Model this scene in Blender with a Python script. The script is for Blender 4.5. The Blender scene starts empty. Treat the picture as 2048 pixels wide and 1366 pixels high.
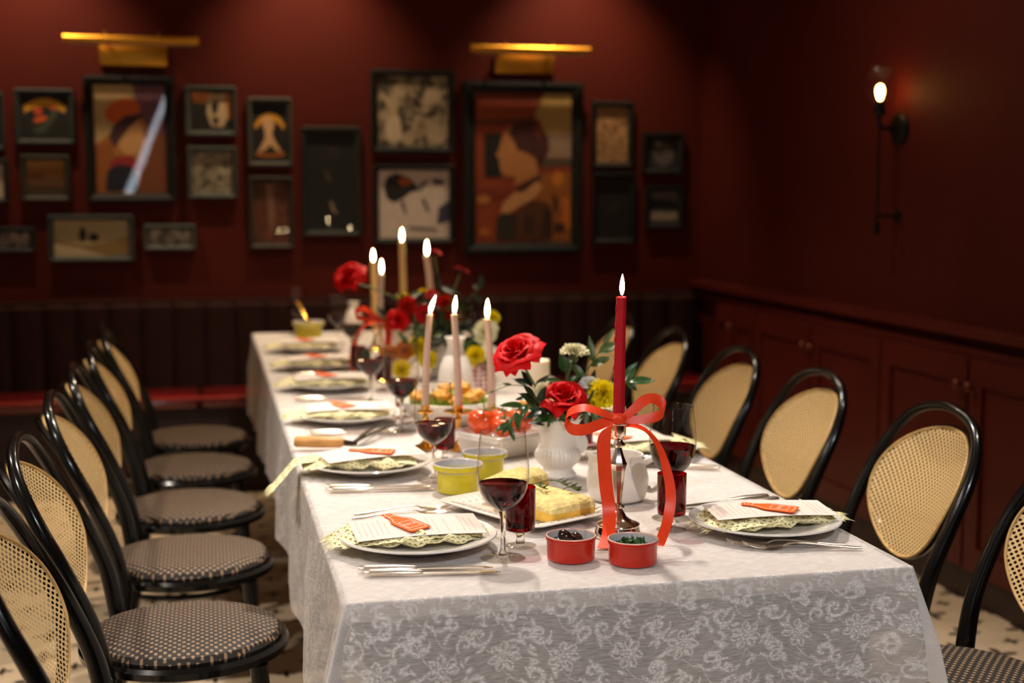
import bpy, math, random
import numpy as np
from mathutils import Vector, Matrix, Euler
C = bpy.context.collection
S = bpy.context.scene
PI = math.pi
random.seed(7)

# ------------------------------------------------------------------ camera, world, exposure, large lights
YAW, PITCH, FPX = 0.2213, 0.10768, 2713.2
cam_data = bpy.data.cameras.new('camera')
cam = bpy.data.objects.new('camera', cam_data)
C.objects.link(cam)
cam.location = (-0.1962, -2.028, 1.37)
cam.rotation_euler = (PI/2 - PITCH, 0, -YAW)
cam_data.sensor_width = 36
cam_data.lens = FPX/2048*36
cam_data.clip_start = 0.05
cam_data.dof.use_dof = True
cam_data.dof.focus_distance = 2.40
cam_data.dof.aperture_fstop = 2.5
cam_data.dof.aperture_blades = 0
S.camera = cam
S.view_settings.view_transform = 'Standard'
S.view_settings.look = 'None'
S.view_settings.exposure = 0.0
S.view_settings.gamma = 1.0
S.view_settings.use_curve_mapping = False
world = bpy.data.worlds.new('world')
S.world = world
world.use_nodes = True
world.node_tree.nodes['Background'].inputs[0].default_value = (1.0, 0.80, 0.66, 1)
world.node_tree.nodes['Background'].inputs[1].default_value = 0.21

def add_light(name, kind, loc, power, color, target=None, size=0.1, size_y=None, angle=60, blend=0.5, parent=None):
    d = bpy.data.lights.new(name, kind)
    d.energy = power
    d.color = color
    if kind == 'AREA':
        d.size = size
        if size_y:
            d.shape = 'RECTANGLE'; d.size_y = size_y
    else:
        d.shadow_soft_size = size
    if kind == 'SPOT':
        d.spot_size = math.radians(angle); d.spot_blend = blend
    o = bpy.data.objects.new(name, d)
    C.objects.link(o)
    o.location = loc
    if target is not None:
        v = Vector(target) - Vector(loc)
        o.rotation_euler = v.to_track_quat('-Z', 'Y').to_euler()
    if parent is not None:
        o.parent = parent
    return o

WARM = (1.0, 0.90, 0.79)
WARM2 = (1.0, 0.75, 0.48)
COOL = (0.80, 0.90, 1.0)
CEIL = 2.9
# ceiling downlights: (location, power, aim, cone)
DOWN = [((0.50, 1.75, CEIL), 250, (0.46, 0.9, 0.75), 84),
        ((0.50, 3.25, CEIL), 200, (0.46, 3.0, 0.75), 108),
        ((-1.75, 1.6, CEIL), 190, (-0.7, 1.2, 0.3), 80),
        ((-1.75, -0.4, CEIL), 160, (-0.7, 0.1, 0.3), 80),
        ((1.60, 0.4, CEIL), 80, (1.5, 0.5, 0.3), 60),
        ((0.60, -3.00, CEIL), 235, (0.5, 0.2, 0.62), 44),  # added unseen cool fill for the cloth's front face
        ((1.25, 2.30, CEIL), 30, (2.33, 2.20, 1.25), 110)]  # added unseen lamp to lighten the right wall
WASH = [((-0.95, 4.28, CEIL), 84, (-0.95, 4.72, 1.25), 80),
        ((0.30, 4.28, CEIL), 84, (0.30, 4.72, 1.25), 80),
        ((1.62, 4.28, CEIL), 84, (1.66, 4.72, 1.25), 80)]

# ------------------------------------------------------------------ materials
def lin(c):
    out = []
    for v in c:
        v = v/255.0
        out.append(v/12.92 if v <= 0.04045 else ((v+0.055)/1.055)**2.4)
    return tuple(out)+(1.0,)

MATS = {}
def new_mat(name):
    m = bpy.data.materials.new(name)
    m.use_nodes = True
    nt = m.node_tree
    return m, nt, nt.nodes['Principled BSDF'], nt.nodes['Material Output']

def mat(name, rgb, rough=0.5, metal=0.0, coat=0.0, spec=0.5, sss=0.0, noise=0.0, nscale=20.0, bump=0.0, bscale=60.0, trans=0.0, sheen=0.0):
    """plain procedural material: colour with a little noise, optional bump"""
    if name in MATS:
        return MATS[name]
    m, nt, b, out = new_mat(name)
    col = lin(rgb)
    b.inputs['Roughness'].default_value = rough
    b.inputs['Metallic'].default_value = metal
    b.inputs['Coat Weight'].default_value = coat
    b.inputs['Coat Roughness'].default_value = 0.08
    b.inputs['Specular IOR Level'].default_value = spec
    b.inputs['Transmission Weight'].default_value = trans
    b.inputs['Sheen Weight'].default_value = sheen
    if sss > 0:
        b.inputs['Subsurface Weight'].default_value = sss
        b.inputs['Subsurface Radius'].default_value = (0.02, 0.012, 0.006)
        b.inputs['Subsurface Scale'].default_value = 0.6
    tc = nt.nodes.new('ShaderNodeTexCoord')
    if noise > 0:
        n = nt.nodes.new('ShaderNodeTexNoise'); n.inputs['Scale'].default_value = nscale; n.inputs['Detail'].default_value = 4
        r = nt.nodes.new('ShaderNodeValToRGB')
        r.color_ramp.elements[0].position = 0.3; r.color_ramp.elements[1].position = 0.7
        r.color_ramp.elements[0].color = tuple(max(0, c*(1-noise)) for c in col[:3])+(1,)
        r.color_ramp.elements[1].color = tuple(min(1, c*(1+noise)) for c in col[:3])+(1,)
        nt.links.new(tc.outputs['Object'], n.inputs['Vector'])
        nt.links.new(n.outputs['Fac'], r.inputs['Fac'])
        nt.links.new(r.outputs['Color'], b.inputs['Base Color'])
    else:
        b.inputs['Base Color'].default_value = col
    if bump > 0:
        n2 = nt.nodes.new('ShaderNodeTexNoise'); n2.inputs['Scale'].default_value = bscale; n2.inputs['Detail'].default_value = 6
        bp = nt.nodes.new('ShaderNodeBump'); bp.inputs['Strength'].default_value = bump; bp.inputs['Distance'].default_value = 0.003
        nt.links.new(tc.outputs['Object'], n2.inputs['Vector'])
        nt.links.new(n2.outputs['Fac'], bp.inputs['Height'])
        nt.links.new(bp.outputs['Normal'], b.inputs['Normal'])
    MATS[name] = m
    return m

def node(nt, kind, **kw):
    n = nt.nodes.new(kind)
    for k, v in kw.items():
        setattr(n, k, v)
    return n
def mth(nt, op, a, b=None, c=None, clamp=False):
    n = nt.nodes.new('ShaderNodeMath'); n.operation = op; n.use_clamp = clamp
    for i, v in enumerate((a, b, c)):
        if v is None: continue
        if isinstance(v, (int, float)): n.inputs[i].default_value = v
        else: nt.links.new(v, n.inputs[i])
    return n.outputs[0]
def mixc(nt, fac, a, b):
    n = nt.nodes.new('ShaderNodeMix'); n.data_type = 'RGBA'
    if isinstance(fac, (int, float)): n.inputs[0].default_value = fac
    else: nt.links.new(fac, n.inputs[0])
    for i, v in ((6, a), (7, b)):
        if isinstance(v, tuple): n.inputs[i].default_value = v
        else: nt.links.new(v, n.inputs[i])
    return n.outputs[2]
def sepxyz(nt, sock):
    n = nt.nodes.new('ShaderNodeSeparateXYZ'); nt.links.new(sock, n.inputs[0])
    return n.outputs

def glass_mat(name, face_rgb, edge_rgb, rough=0.02, ior=1.45):
    """thin-walled glass: see-through, tinted, with Fresnel reflections"""
    if name in MATS: return MATS[name]
    m, nt, b, out = new_mat(name)
    nt.nodes.remove(b)
    lw = node(nt, 'ShaderNodeLayerWeight'); lw.inputs['Blend'].default_value = 0.5
    ramp = node(nt, 'ShaderNodeValToRGB')
    ramp.color_ramp.elements[0].position = 0.55; ramp.color_ramp.elements[0].color = face_rgb+(1,)
    ramp.color_ramp.elements[1].position = 0.97; ramp.color_ramp.elements[1].color = edge_rgb+(1,)
    nt.links.new(lw.outputs['Facing'], ramp.inputs[0])
    tr = node(nt, 'ShaderNodeBsdfTransparent'); nt.links.new(ramp.outputs[0], tr.inputs[0])
    gl = node(nt, 'ShaderNodeBsdfGlossy'); gl.inputs['Roughness'].default_value = rough
    fr = mth(nt, 'ADD', 0.03, mth(nt, 'MULTIPLY', mth(nt, 'POWER', lw.outputs['Facing'], 4.0), 0.9))
    mx = node(nt, 'ShaderNodeMixShader')
    nt.links.new(fr, mx.inputs[0]); nt.links.new(tr.outputs[0], mx.inputs[1]); nt.links.new(gl.outputs[0], mx.inputs[2])
    nt.links.new(mx.outputs[0], out.inputs[0])
    MATS[name] = m
    return m

def emit_mat(name, rgb, strength, edge=None):
    if name in MATS: return MATS[name]
    m, nt, b, out = new_mat(name)
    nt.nodes.remove(b)
    e = node(nt, 'ShaderNodeEmission'); e.inputs[0].default_value = rgb+(1,); e.inputs[1].default_value = strength
    if edge:
        lw = node(nt, 'ShaderNodeLayerWeight'); lw.inputs[0].default_value = 0.5
        r = node(nt, 'ShaderNodeValToRGB')
        r.color_ramp.elements[0].position = 0.45; r.color_ramp.elements[0].color = rgb+(1,)
        r.color_ramp.elements[1].position = 0.98; r.color_ramp.elements[1].color = edge+(1,)
        nt.links.new(lw.outputs['Facing'], r.inputs[0]); nt.links.new(r.outputs[0], e.inputs[0])
    nt.links.new(e.outputs[0], out.inputs[0])
    MATS[name] = m
    return m

M_wall = mat('red_wall_paint', (74, 20, 10), 0.65, spec=0.15, noise=0.08, nscale=3)
M_trim = mat('dark_red_joinery', (84, 26, 19), 0.42, noise=0.1, nscale=4, spec=0.3)
M_ceil = mat('pale_ceiling_paint', (206, 190, 168), 0.7, noise=0.1, nscale=2)
M_base = mat('dark_brown_base', (38, 20, 15), 0.5, noise=0.1, nscale=5)
M_black = mat('black_lacquered_beech', (11, 10, 9), 0.2, coat=0.2, spec=0.35, noise=0.2, nscale=12)
M_leather = mat('oxblood_leather', (98, 14, 16), 0.3, coat=0.7, noise=0.15, nscale=30, bump=0.15, bscale=120)
M_velvet = mat('dark_velvet', (40, 17, 12), 0.9, spec=0.2, noise=0.15, nscale=14)
M_porc = mat('white_glazed_porcelain', (236, 230, 222), 0.18, coat=0.4, noise=0.03, nscale=12)
M_porc_matt = mat('off_white_stoneware', (232, 224, 214), 0.32, noise=0.04, nscale=25, bump=0.08, bscale=90)
M_silver = mat('polished_silver', (244, 230, 214), 0.13, metal=1.0, noise=0.03, nscale=30)
M_steel = mat('brushed_cutlery_steel', (232, 220, 206), 0.24, metal=1.0, noise=0.05, nscale=60)
M_brass = mat('polished_brass', (226, 170, 74), 0.2, metal=1.0, noise=0.05, nscale=30)
M_brass_satin = mat('satin_brass', (214, 152, 52), 0.34, metal=1.0, noise=0.05, nscale=30)
M_iron = mat('dark_bronze', (24, 24, 20), 0.45, metal=0.6, noise=0.1, nscale=20)
M_gunmetal = mat('dark_tong_steel', (70, 62, 54), 0.35, metal=1.0, noise=0.1, nscale=50)
M_redglaze = mat('red_glazed_stoneware', (196, 40, 18), 0.25, coat=0.25, spec=0.3, noise=0.06, nscale=20)
M_inglaze = mat('pale_grey_inner_glaze', (196, 192, 192), 0.2, coat=0.3, noise=0.03, nscale=20)
M_pinkrim = mat('bare_pinkish_rim', (238, 190, 170), 0.35, noise=0.04, nscale=20)
M_yelglaze = mat('yellow_green_glaze', (206, 190, 28), 0.3, coat=0.3, noise=0.12, nscale=30, bump=0.12, bscale=180)
M_olive = mat('dark_olive_skin', (48, 26, 20), 0.15, coat=0.3, noise=0.3, nscale=40)
M_tomato = mat('tomato_skin', (228, 84, 34), 0.2, coat=0.3, noise=0.22, nscale=18, sss=0.1)
M_vine = mat('tomato_vine', (106, 112, 54), 0.6, noise=0.2, nscale=50)
M_leaf = mat('glossy_dark_leaf', (46, 84, 36), 0.28, coat=0.25, noise=0.3, nscale=30)
M_leaf2 = mat('olive_green_leaf', (74, 92, 40), 0.4, noise=0.3, nscale=30)
M_leafdk = mat('deep_green_leaf', (26, 44, 20), 0.4, noise=0.25, nscale=30)
M_stem = mat('green_stem', (84, 104, 46), 0.5, noise=0.2, nscale=40)
M_rose = mat('red_rose_petal', (214, 10, 16), 0.5, noise=0.15, nscale=25, spec=0.12)
M_rose2 = mat('orange_red_petal', (222, 44, 30), 0.5, noise=0.2, nscale=25, spec=0.12)
M_gerb = mat('crimson_gerbera_petal', (190, 18, 22), 0.5, noise=0.2, nscale=40, spec=0.12)
M_gerbc = mat('dark_flower_centre', (44, 12, 12), 0.8, noise=0.3, nscale=120)
M_cream = mat('cream_carnation_petal', (250, 242, 206), 0.55, noise=0.08, nscale=40, spec=0.12)
M_white = mat('white_petal', (250, 248, 240), 0.55, noise=0.06, nscale=40, spec=0.12)
M_yel = mat('yellow_petal', (255, 226, 30), 0.5, noise=0.1, nscale=40, spec=0.12)
M_orange = mat('orange_petal', (232, 140, 20), 0.5, noise=0.15, nscale=40, spec=0.12)
M_ribbon = mat('orange_red_satin_ribbon', (244, 70, 30), 0.38, spec=0.3, noise=0.06, nscale=40)
M_redwax = mat('deep_red_wax', (186, 12, 28), 0.42, sss=0.35, noise=0.05, nscale=40)
M_blushwax = mat('blush_pink_wax', (208, 178, 160), 0.42, sss=0.5, noise=0.04, nscale=30)
M_creamwax = mat('cream_wax', (232, 196, 130), 0.42, sss=0.5, noise=0.04, nscale=30)
M_whitewax = mat('white_wax', (226, 212, 192), 0.42, sss=0.5, noise=0.04, nscale=30)
M_wick = mat('burnt_wick', (30, 22, 20), 0.9, noise=0.2, nscale=80)
M_flame = emit_mat('candle_flame', (1.0, 0.78, 0.42), 75.0, edge=(1.0, 0.42, 0.08))
M_crumb = mat('focaccia_crumb', (240, 212, 140), 0.8, spec=0.2, noise=0.26, nscale=70, bump=1.0, bscale=160)
M_crust = mat('golden_bread_crust', (228, 182, 66), 0.55, noise=0.22, nscale=35, bump=0.4, bscale=90)
M_rosemary = mat('rosemary_needles', (74, 88, 44), 0.5, noise=0.25, nscale=60)
M_herb = mat('chopped_parsley', (42, 80, 28), 0.5, noise=0.3, nscale=120)
M_lettuce = mat('salad_leaf', (140, 160, 52), 0.4, noise=0.3, nscale=40)
M_fritter = mat('golden_fritter', (214, 150, 50), 0.55, noise=0.35, nscale=50, bump=0.7, bscale=90)
M_wood = mat('pale_beech_handle', (202, 146, 78), 0.45, noise=0.18, nscale=25)
M_card = None
M_print = mat('orange_print', (242, 104, 34), 0.6, noise=0.05, nscale=60, spec=0.12)
M_printw = mat('white_print_line', (246, 226, 206), 0.6, noise=0.03, nscale=60)
M_ink = mat('faint_salmon_ink', (236, 196, 176), 0.7, noise=0.1, nscale=200, spec=0.12)
M_paper = mat('cream_menu_paper', (230, 219, 209), 0.7, spec=0.2, noise=0.04, nscale=90)
M_glass = glass_mat('clear_glass', (0.97, 0.96, 0.94), (0.62, 0.56, 0.50))
M_ruby = glass_mat('ruby_glass', (0.50, 0.012, 0.018), (0.10, 0.002, 0.004))
M_amberglass = glass_mat('clear_shade_glass', (0.97, 0.95, 0.92), (0.6, 0.45, 0.35))
M_pane = glass_mat('picture_glass', (0.97, 0.97, 0.97), (0.9, 0.9, 0.9), rough=0.015)
M_tabletop = mat('white_table_felt', (234, 226, 220), 0.8, noise=0.03, nscale=30)
M_cutlery = mat('worn_silver_plate', (246, 232, 214), 0.30, metal=1.0, noise=0.04, nscale=50)

def solid_glass():
    m, nt, b, out = new_mat('solid_clear_glass')
    b.inputs['Base Color'].default_value = (0.97, 0.96, 0.94, 1)
    b.inputs['Roughness'].default_value = 0.0
    b.inputs['IOR'].default_value = 1.45
    b.inputs['Transmission Weight'].default_value = 1.0
    return m
M_stemglass = solid_glass()
def wine_mat():
    m, nt, b, out = new_mat('red_wine')
    b.inputs['Base Color'].default_value = (0.09, 0.002, 0.004, 1)
    b.inputs['Roughness'].default_value = 0.0
    b.inputs['IOR'].default_value = 1.22
    b.inputs['Transmission Weight'].default_value = 1.0
    return m
M_wine = wine_mat()

def cane_mat():
    m, nt, b, out = new_mat('woven_cane')
    tc = node(nt, 'ShaderNodeTexCoord')
    o = sepxyz(nt, tc.outputs['UV'])
    P = 0.0125
    def hole(oy, oz):
        y = mth(nt, 'SUBTRACT', mth(nt, 'FRACT', mth(nt, 'ADD', mth(nt, 'DIVIDE', o[0], P*1.16), oy)), 0.5)
        z = mth(nt, 'SUBTRACT', mth(nt, 'FRACT', mth(nt, 'ADD', mth(nt, 'DIVIDE', o[1], P*1.04), oz)), 0.5)
        z = mth(nt, 'MULTIPLY', z, 1.05)
        return mth(nt, 'SQRT', mth(nt, 'ADD', mth(nt, 'MULTIPLY', y, y), mth(nt, 'MULTIPLY', z, z)))
    d = mth(nt, 'MINIMUM', hole(0.0, 0.0), hole(0.5, 0.5))
    ht = mth(nt, 'LESS_THAN', d, 0.245)
    # strands: fine diagonal stripes
    s = mth(nt, 'SINE', mth(nt, 'MULTIPLY', mth(nt, 'ADD', o[0], o[1]), 2*PI/0.0031))
    s2 = mth(nt, 'SINE', mth(nt, 'MULTIPLY', mth(nt, 'SUBTRACT', o[0], o[1]), 2*PI/0.0031))
    st = mth(nt, 'MULTIPLY', mth(nt, 'ADD', s, s2), 0.25)
    col = mixc(nt, mth(nt, 'ADD', st, 0.5, clamp=True), lin((196, 150, 88)), lin((250, 222, 162)))
    nt.links.new(col, b.inputs['Base Color'])
    b.inputs['Roughness'].default_value = 0.5
    tr = node(nt, 'ShaderNodeBsdfTransparent')
    mx = node(nt, 'ShaderNodeMixShader')
    nt.links.new(ht, mx.inputs[0]); nt.links.new(b.outputs[0], mx.inputs[1]); nt.links.new(tr.outputs[0], mx.inputs[2])
    nt.links.new(mx.outputs[0], out.inputs[0])
    return m
M_cane = cane_mat()
M_canerim = mat('cane_binding', (206, 166, 104), 0.5, noise=0.15, nscale=60)

def seat_mat():
    m, nt, b, out = new_mat('dotted_woven_seat')
    tc = node(nt, 'ShaderNodeTexCoord')
    o = sepxyz(nt, tc.outputs['Object'])
    P, Q = 0.0178, 0.021
    def dash(ox, oy):
        x = mth(nt, 'ABSOLUTE', mth(nt, 'SUBTRACT', mth(nt, 'FRACT', mth(nt, 'ADD', mth(nt, 'DIVIDE', o[0], P), ox)), 0.5))
        y = mth(nt, 'ABSOLUTE', mth(nt, 'SUBTRACT', mth(nt, 'FRACT', mth(nt, 'ADD', mth(nt, 'DIVIDE', o[1], Q), oy)), 0.5))
        return mth(nt, 'MULTIPLY', mth(nt, 'LESS_THAN', x, 0.165), mth(nt, 'LESS_THAN', y, 0.17))
    d = mth(nt, 'MAXIMUM', dash(0, 0), dash(0.5, 0.5))
    n = node(nt, 'ShaderNodeTexNoise'); n.inputs['Scale'].default_value = 300
    nt.links.new(tc.outputs['Object'], n.inputs['Vector'])
    base = mixc(nt, n.outputs['Fac'], lin((14, 10, 7)), lin((34, 25, 16)))
    light = mixc(nt, n.outputs['Fac'], lin((124, 96, 68)), lin((168, 136, 104)))
    nt.links.new(mixc(nt, d, base, light), b.inputs['Base Color'])
    b.inputs['Roughness'].default_value = 0.7
    bp = node(nt, 'ShaderNodeBump'); bp.inputs['Strength'].default_value = 0.4; bp.inputs['Distance'].default_value = 0.001
    nt.links.new(d, bp.inputs['Height']); nt.links.new(bp.outputs[0], b.inputs['Normal'])
    return m
M_seat = seat_mat()

def floor_mat():
    m, nt, b, out = new_mat('patterned_cement_tile')
    tc = node(nt, 'ShaderNodeTexCoord')
    o = sepxyz(nt, tc.outputs['Object'])
    T = 0.20
    def motif(ox, oy, k, r0, r1):
        x = mth(nt, 'SUBTRACT', mth(nt, 'FRACT', mth(nt, 'ADD', mth(nt, 'DIVIDE', o[0], T), ox)), 0.5)
        y = mth(nt, 'SUBTRACT', mth(nt, 'FRACT', mth(nt, 'ADD', mth(nt, 'DIVIDE', o[1], T), oy)), 0.5)
        r = mth(nt, 'SQRT', mth(nt, 'ADD', mth(nt, 'MULTIPLY', x, x), mth(nt, 'MULTIPLY', y, y)))
        a = mth(nt, 'ARCTAN2', y, x)
        lobe = mth(nt, 'ADD', r0, mth(nt, 'MULTIPLY', mth(nt, 'COSINE', mth(nt, 'MULTIPLY', a, k)), r1))
        return mth(nt, 'LESS_THAN', r, lobe)
    d = mth(nt, 'MAXIMUM', motif(0, 0, 4.0, 0.17, 0.11), motif(0.5, 0.5, 4.0, 0.10, 0.05))
    n = node(nt, 'ShaderNodeTexNoise'); n.inputs['Scale'].default_value = 14; n.inputs['Detail'].default_value = 5
    nt.links.new(tc.outputs['Object'], n.inputs['Vector'])
    light = mixc(nt, n.outputs['Fac'], lin((196, 172, 140)), lin((222, 200, 170)))
    dark = mixc(nt, n.outputs['Fac'], lin((34, 28, 24)), lin((62, 50, 42)))
    nt.links.new(mixc(nt, d, light, dark), b.inputs['Base Color'])
    b.inputs['Roughness'].default_value = 0.45
    return m
M_floor = floor_mat()

def cloth_mat():
    """sheer damask: opaque woven motifs on a looser, partly see-through weave"""
    m, nt, b, out = new_mat('damask_tablecloth')
    tc = node(nt, 'ShaderNodeTexCoord')
    at = node(nt, 'ShaderNodeAttribute'); at.attribute_name = 'lace'
    mp = node(nt, 'ShaderNodeMapping'); mp.inputs['Scale'].default_value = (45, 520, 1)
    nt.links.new(tc.outputs['UV'], mp.inputs[0])
    n = node(nt, 'ShaderNodeTexNoise'); n.inputs['Scale'].default_value = 1.0; n.inputs['Detail'].default_value = 3
    nt.links.new(mp.outputs[0], n.inputs['Vector'])
    dash = node(nt, 'ShaderNodeValToRGB'); dash.color_ramp.elements[0].position = 0.42; dash.color_ramp.elements[1].position = 0.62
    nt.links.new(n.outputs['Fac'], dash.inputs[0])
    n2 = node(nt, 'ShaderNodeTexNoise'); n2.inputs['Scale'].default_value = 260; n2.inputs['Detail'].default_value = 2
    nt.links.new(tc.outputs['UV'], n2.inputs['Vector'])
    lace = mth(nt, 'MULTIPLY', at.outputs['Fac'], mth(nt, 'MULTIPLY', mth(nt, 'SUBTRACT', n2.outputs['Fac'], 0.25, clamp=True), 2.4), clamp=True)
    cover = mth(nt, 'ADD', mth(nt, 'ADD', 0.48, mth(nt, 'MULTIPLY', dash.outputs[0], 0.26)), mth(nt, 'MULTIPLY', lace, 0.45), clamp=True)
    col = mixc(nt, lace, lin((224, 216, 210)), lin((248, 243, 240)))
    nt.links.new(col, b.inputs['Base Color'])
    b.inputs['Roughness'].default_value = 0.8
    b.inputs['Sheen Weight'].default_value = 0.15
    tr = node(nt, 'ShaderNodeBsdfTransparent')
    mx = node(nt, 'ShaderNodeMixShader')
    nt.links.new(cover, mx.inputs[0]); nt.links.new(tr.outputs[0], mx.inputs[1]); nt.links.new(b.outputs[0], mx.inputs[2])
    bp = node(nt, 'ShaderNodeBump'); bp.inputs['Strength'].default_value = 0.35; bp.inputs['Distance'].default_value = 0.001
    nt.links.new(cover, bp.inputs['Height']); nt.links.new(bp.outputs[0], b.inputs['Normal'])
    nt.links.new(mx.outputs[0], out.inputs[0])
    return m
M_cloth = cloth_mat()

def napkin_mat():
    m, nt, b, out = new_mat('block_printed_napkin')
    tc = node(nt, 'ShaderNodeTexCoord')
    o = sepxyz(nt, tc.outputs['UV'])
    P = 0.020
    def spot(ox, oy):
        x = mth(nt, 'SUBTRACT', mth(nt, 'FRACT', mth(nt, 'ADD', mth(nt, 'DIVIDE', o[0], P), ox)), 0.5)
        y = mth(nt, 'SUBTRACT', mth(nt, 'FRACT', mth(nt, 'ADD', mth(nt, 'DIVIDE', o[1], P), oy)), 0.5)
        r = mth(nt, 'SQRT', mth(nt, 'ADD', mth(nt, 'MULTIPLY', x, x), mth(nt, 'MULTIPLY', y, y)))
        a = mth(nt, 'ARCTAN2', y, x)
        return mth(nt, 'LESS_THAN', r, mth(nt, 'ADD', 0.16, mth(nt, 'MULTIPLY', mth(nt, 'SINE', mth(nt, 'MULTIPLY', a, 3)), 0.09)))
    d = mth(nt, 'MAXIMUM', spot(0, 0), spot(0.5, 0.5))
    n = node(nt, 'ShaderNodeTexNoise'); n.inputs['Scale'].default_value = 120
    nt.links.new(tc.outputs['UV'], n.inputs['Vector'])
    base = mixc(nt, n.outputs['Fac'], lin((236, 226, 172)), lin((246, 240, 200)))
    dots = mixc(nt, n.outputs['Fac'], lin((110, 94, 40)), lin((160, 146, 76)))
    nt.links.new(mixc(nt, d, base, dots), b.inputs['Base Color'])
    b.inputs['Roughness'].default_value = 0.85
    return m
M_napkin = napkin_mat()

def gingham_mat():
    m, nt, b, out = new_mat('red_gingham')
    tc = node(nt, 'ShaderNodeTexCoord')
    o = sepxyz(nt, tc.outputs['Object'])
    a = mth(nt, 'GREATER_THAN', mth(nt, 'FRACT', mth(nt, 'DIVIDE', mth(nt, 'ADD', o[0], mth(nt, 'MULTIPLY', o[1], 0.3)), 0.014)), 0.5)
    c = mth(nt, 'GREATER_THAN', mth(nt, 'FRACT', mth(nt, 'DIVIDE', o[2], 0.014)), 0.5)
    f = mth(nt, 'MULTIPLY', mth(nt, 'ADD', a, c), 0.5)
    nt.links.new(mixc(nt, f, lin((226, 206, 196)), lin((128, 26, 30))), b.inputs['Base Color'])
    b.inputs['Roughness'].default_value = 0.85
    return m
M_gingham = gingham_mat()

def blotch_mat(name, c0, c1, scale, contrast=0.1, dist=1.5):
    """art print: two inks in irregular patches"""
    m, nt, b, out = new_mat(name)
    tc = node(nt, 'ShaderNodeTexCoord')
    n = node(nt, 'ShaderNodeTexNoise'); n.inputs['Scale'].default_value = scale; n.inputs['Detail'].default_value = 3; n.inputs['Distortion'].default_value = dist
    nt.links.new(tc.outputs['Object'], n.inputs['Vector'])
    r = node(nt, 'ShaderNodeValToRGB')
    r.color_ramp.elements[0].position = 0.5-contrast; r.color_ramp.elements[1].position = 0.5+contrast
    r.color_ramp.elements[0].color = lin(c0); r.color_ramp.elements[1].color = lin(c1)
    nt.links.new(n.outputs['Fac'], r.inputs[0]); nt.links.new(r.outputs[0], b.inputs['Base Color'])
    b.inputs['Roughness'].default_value = 0.7
    return m

def velvet_channels():
    return M_velvet

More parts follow.
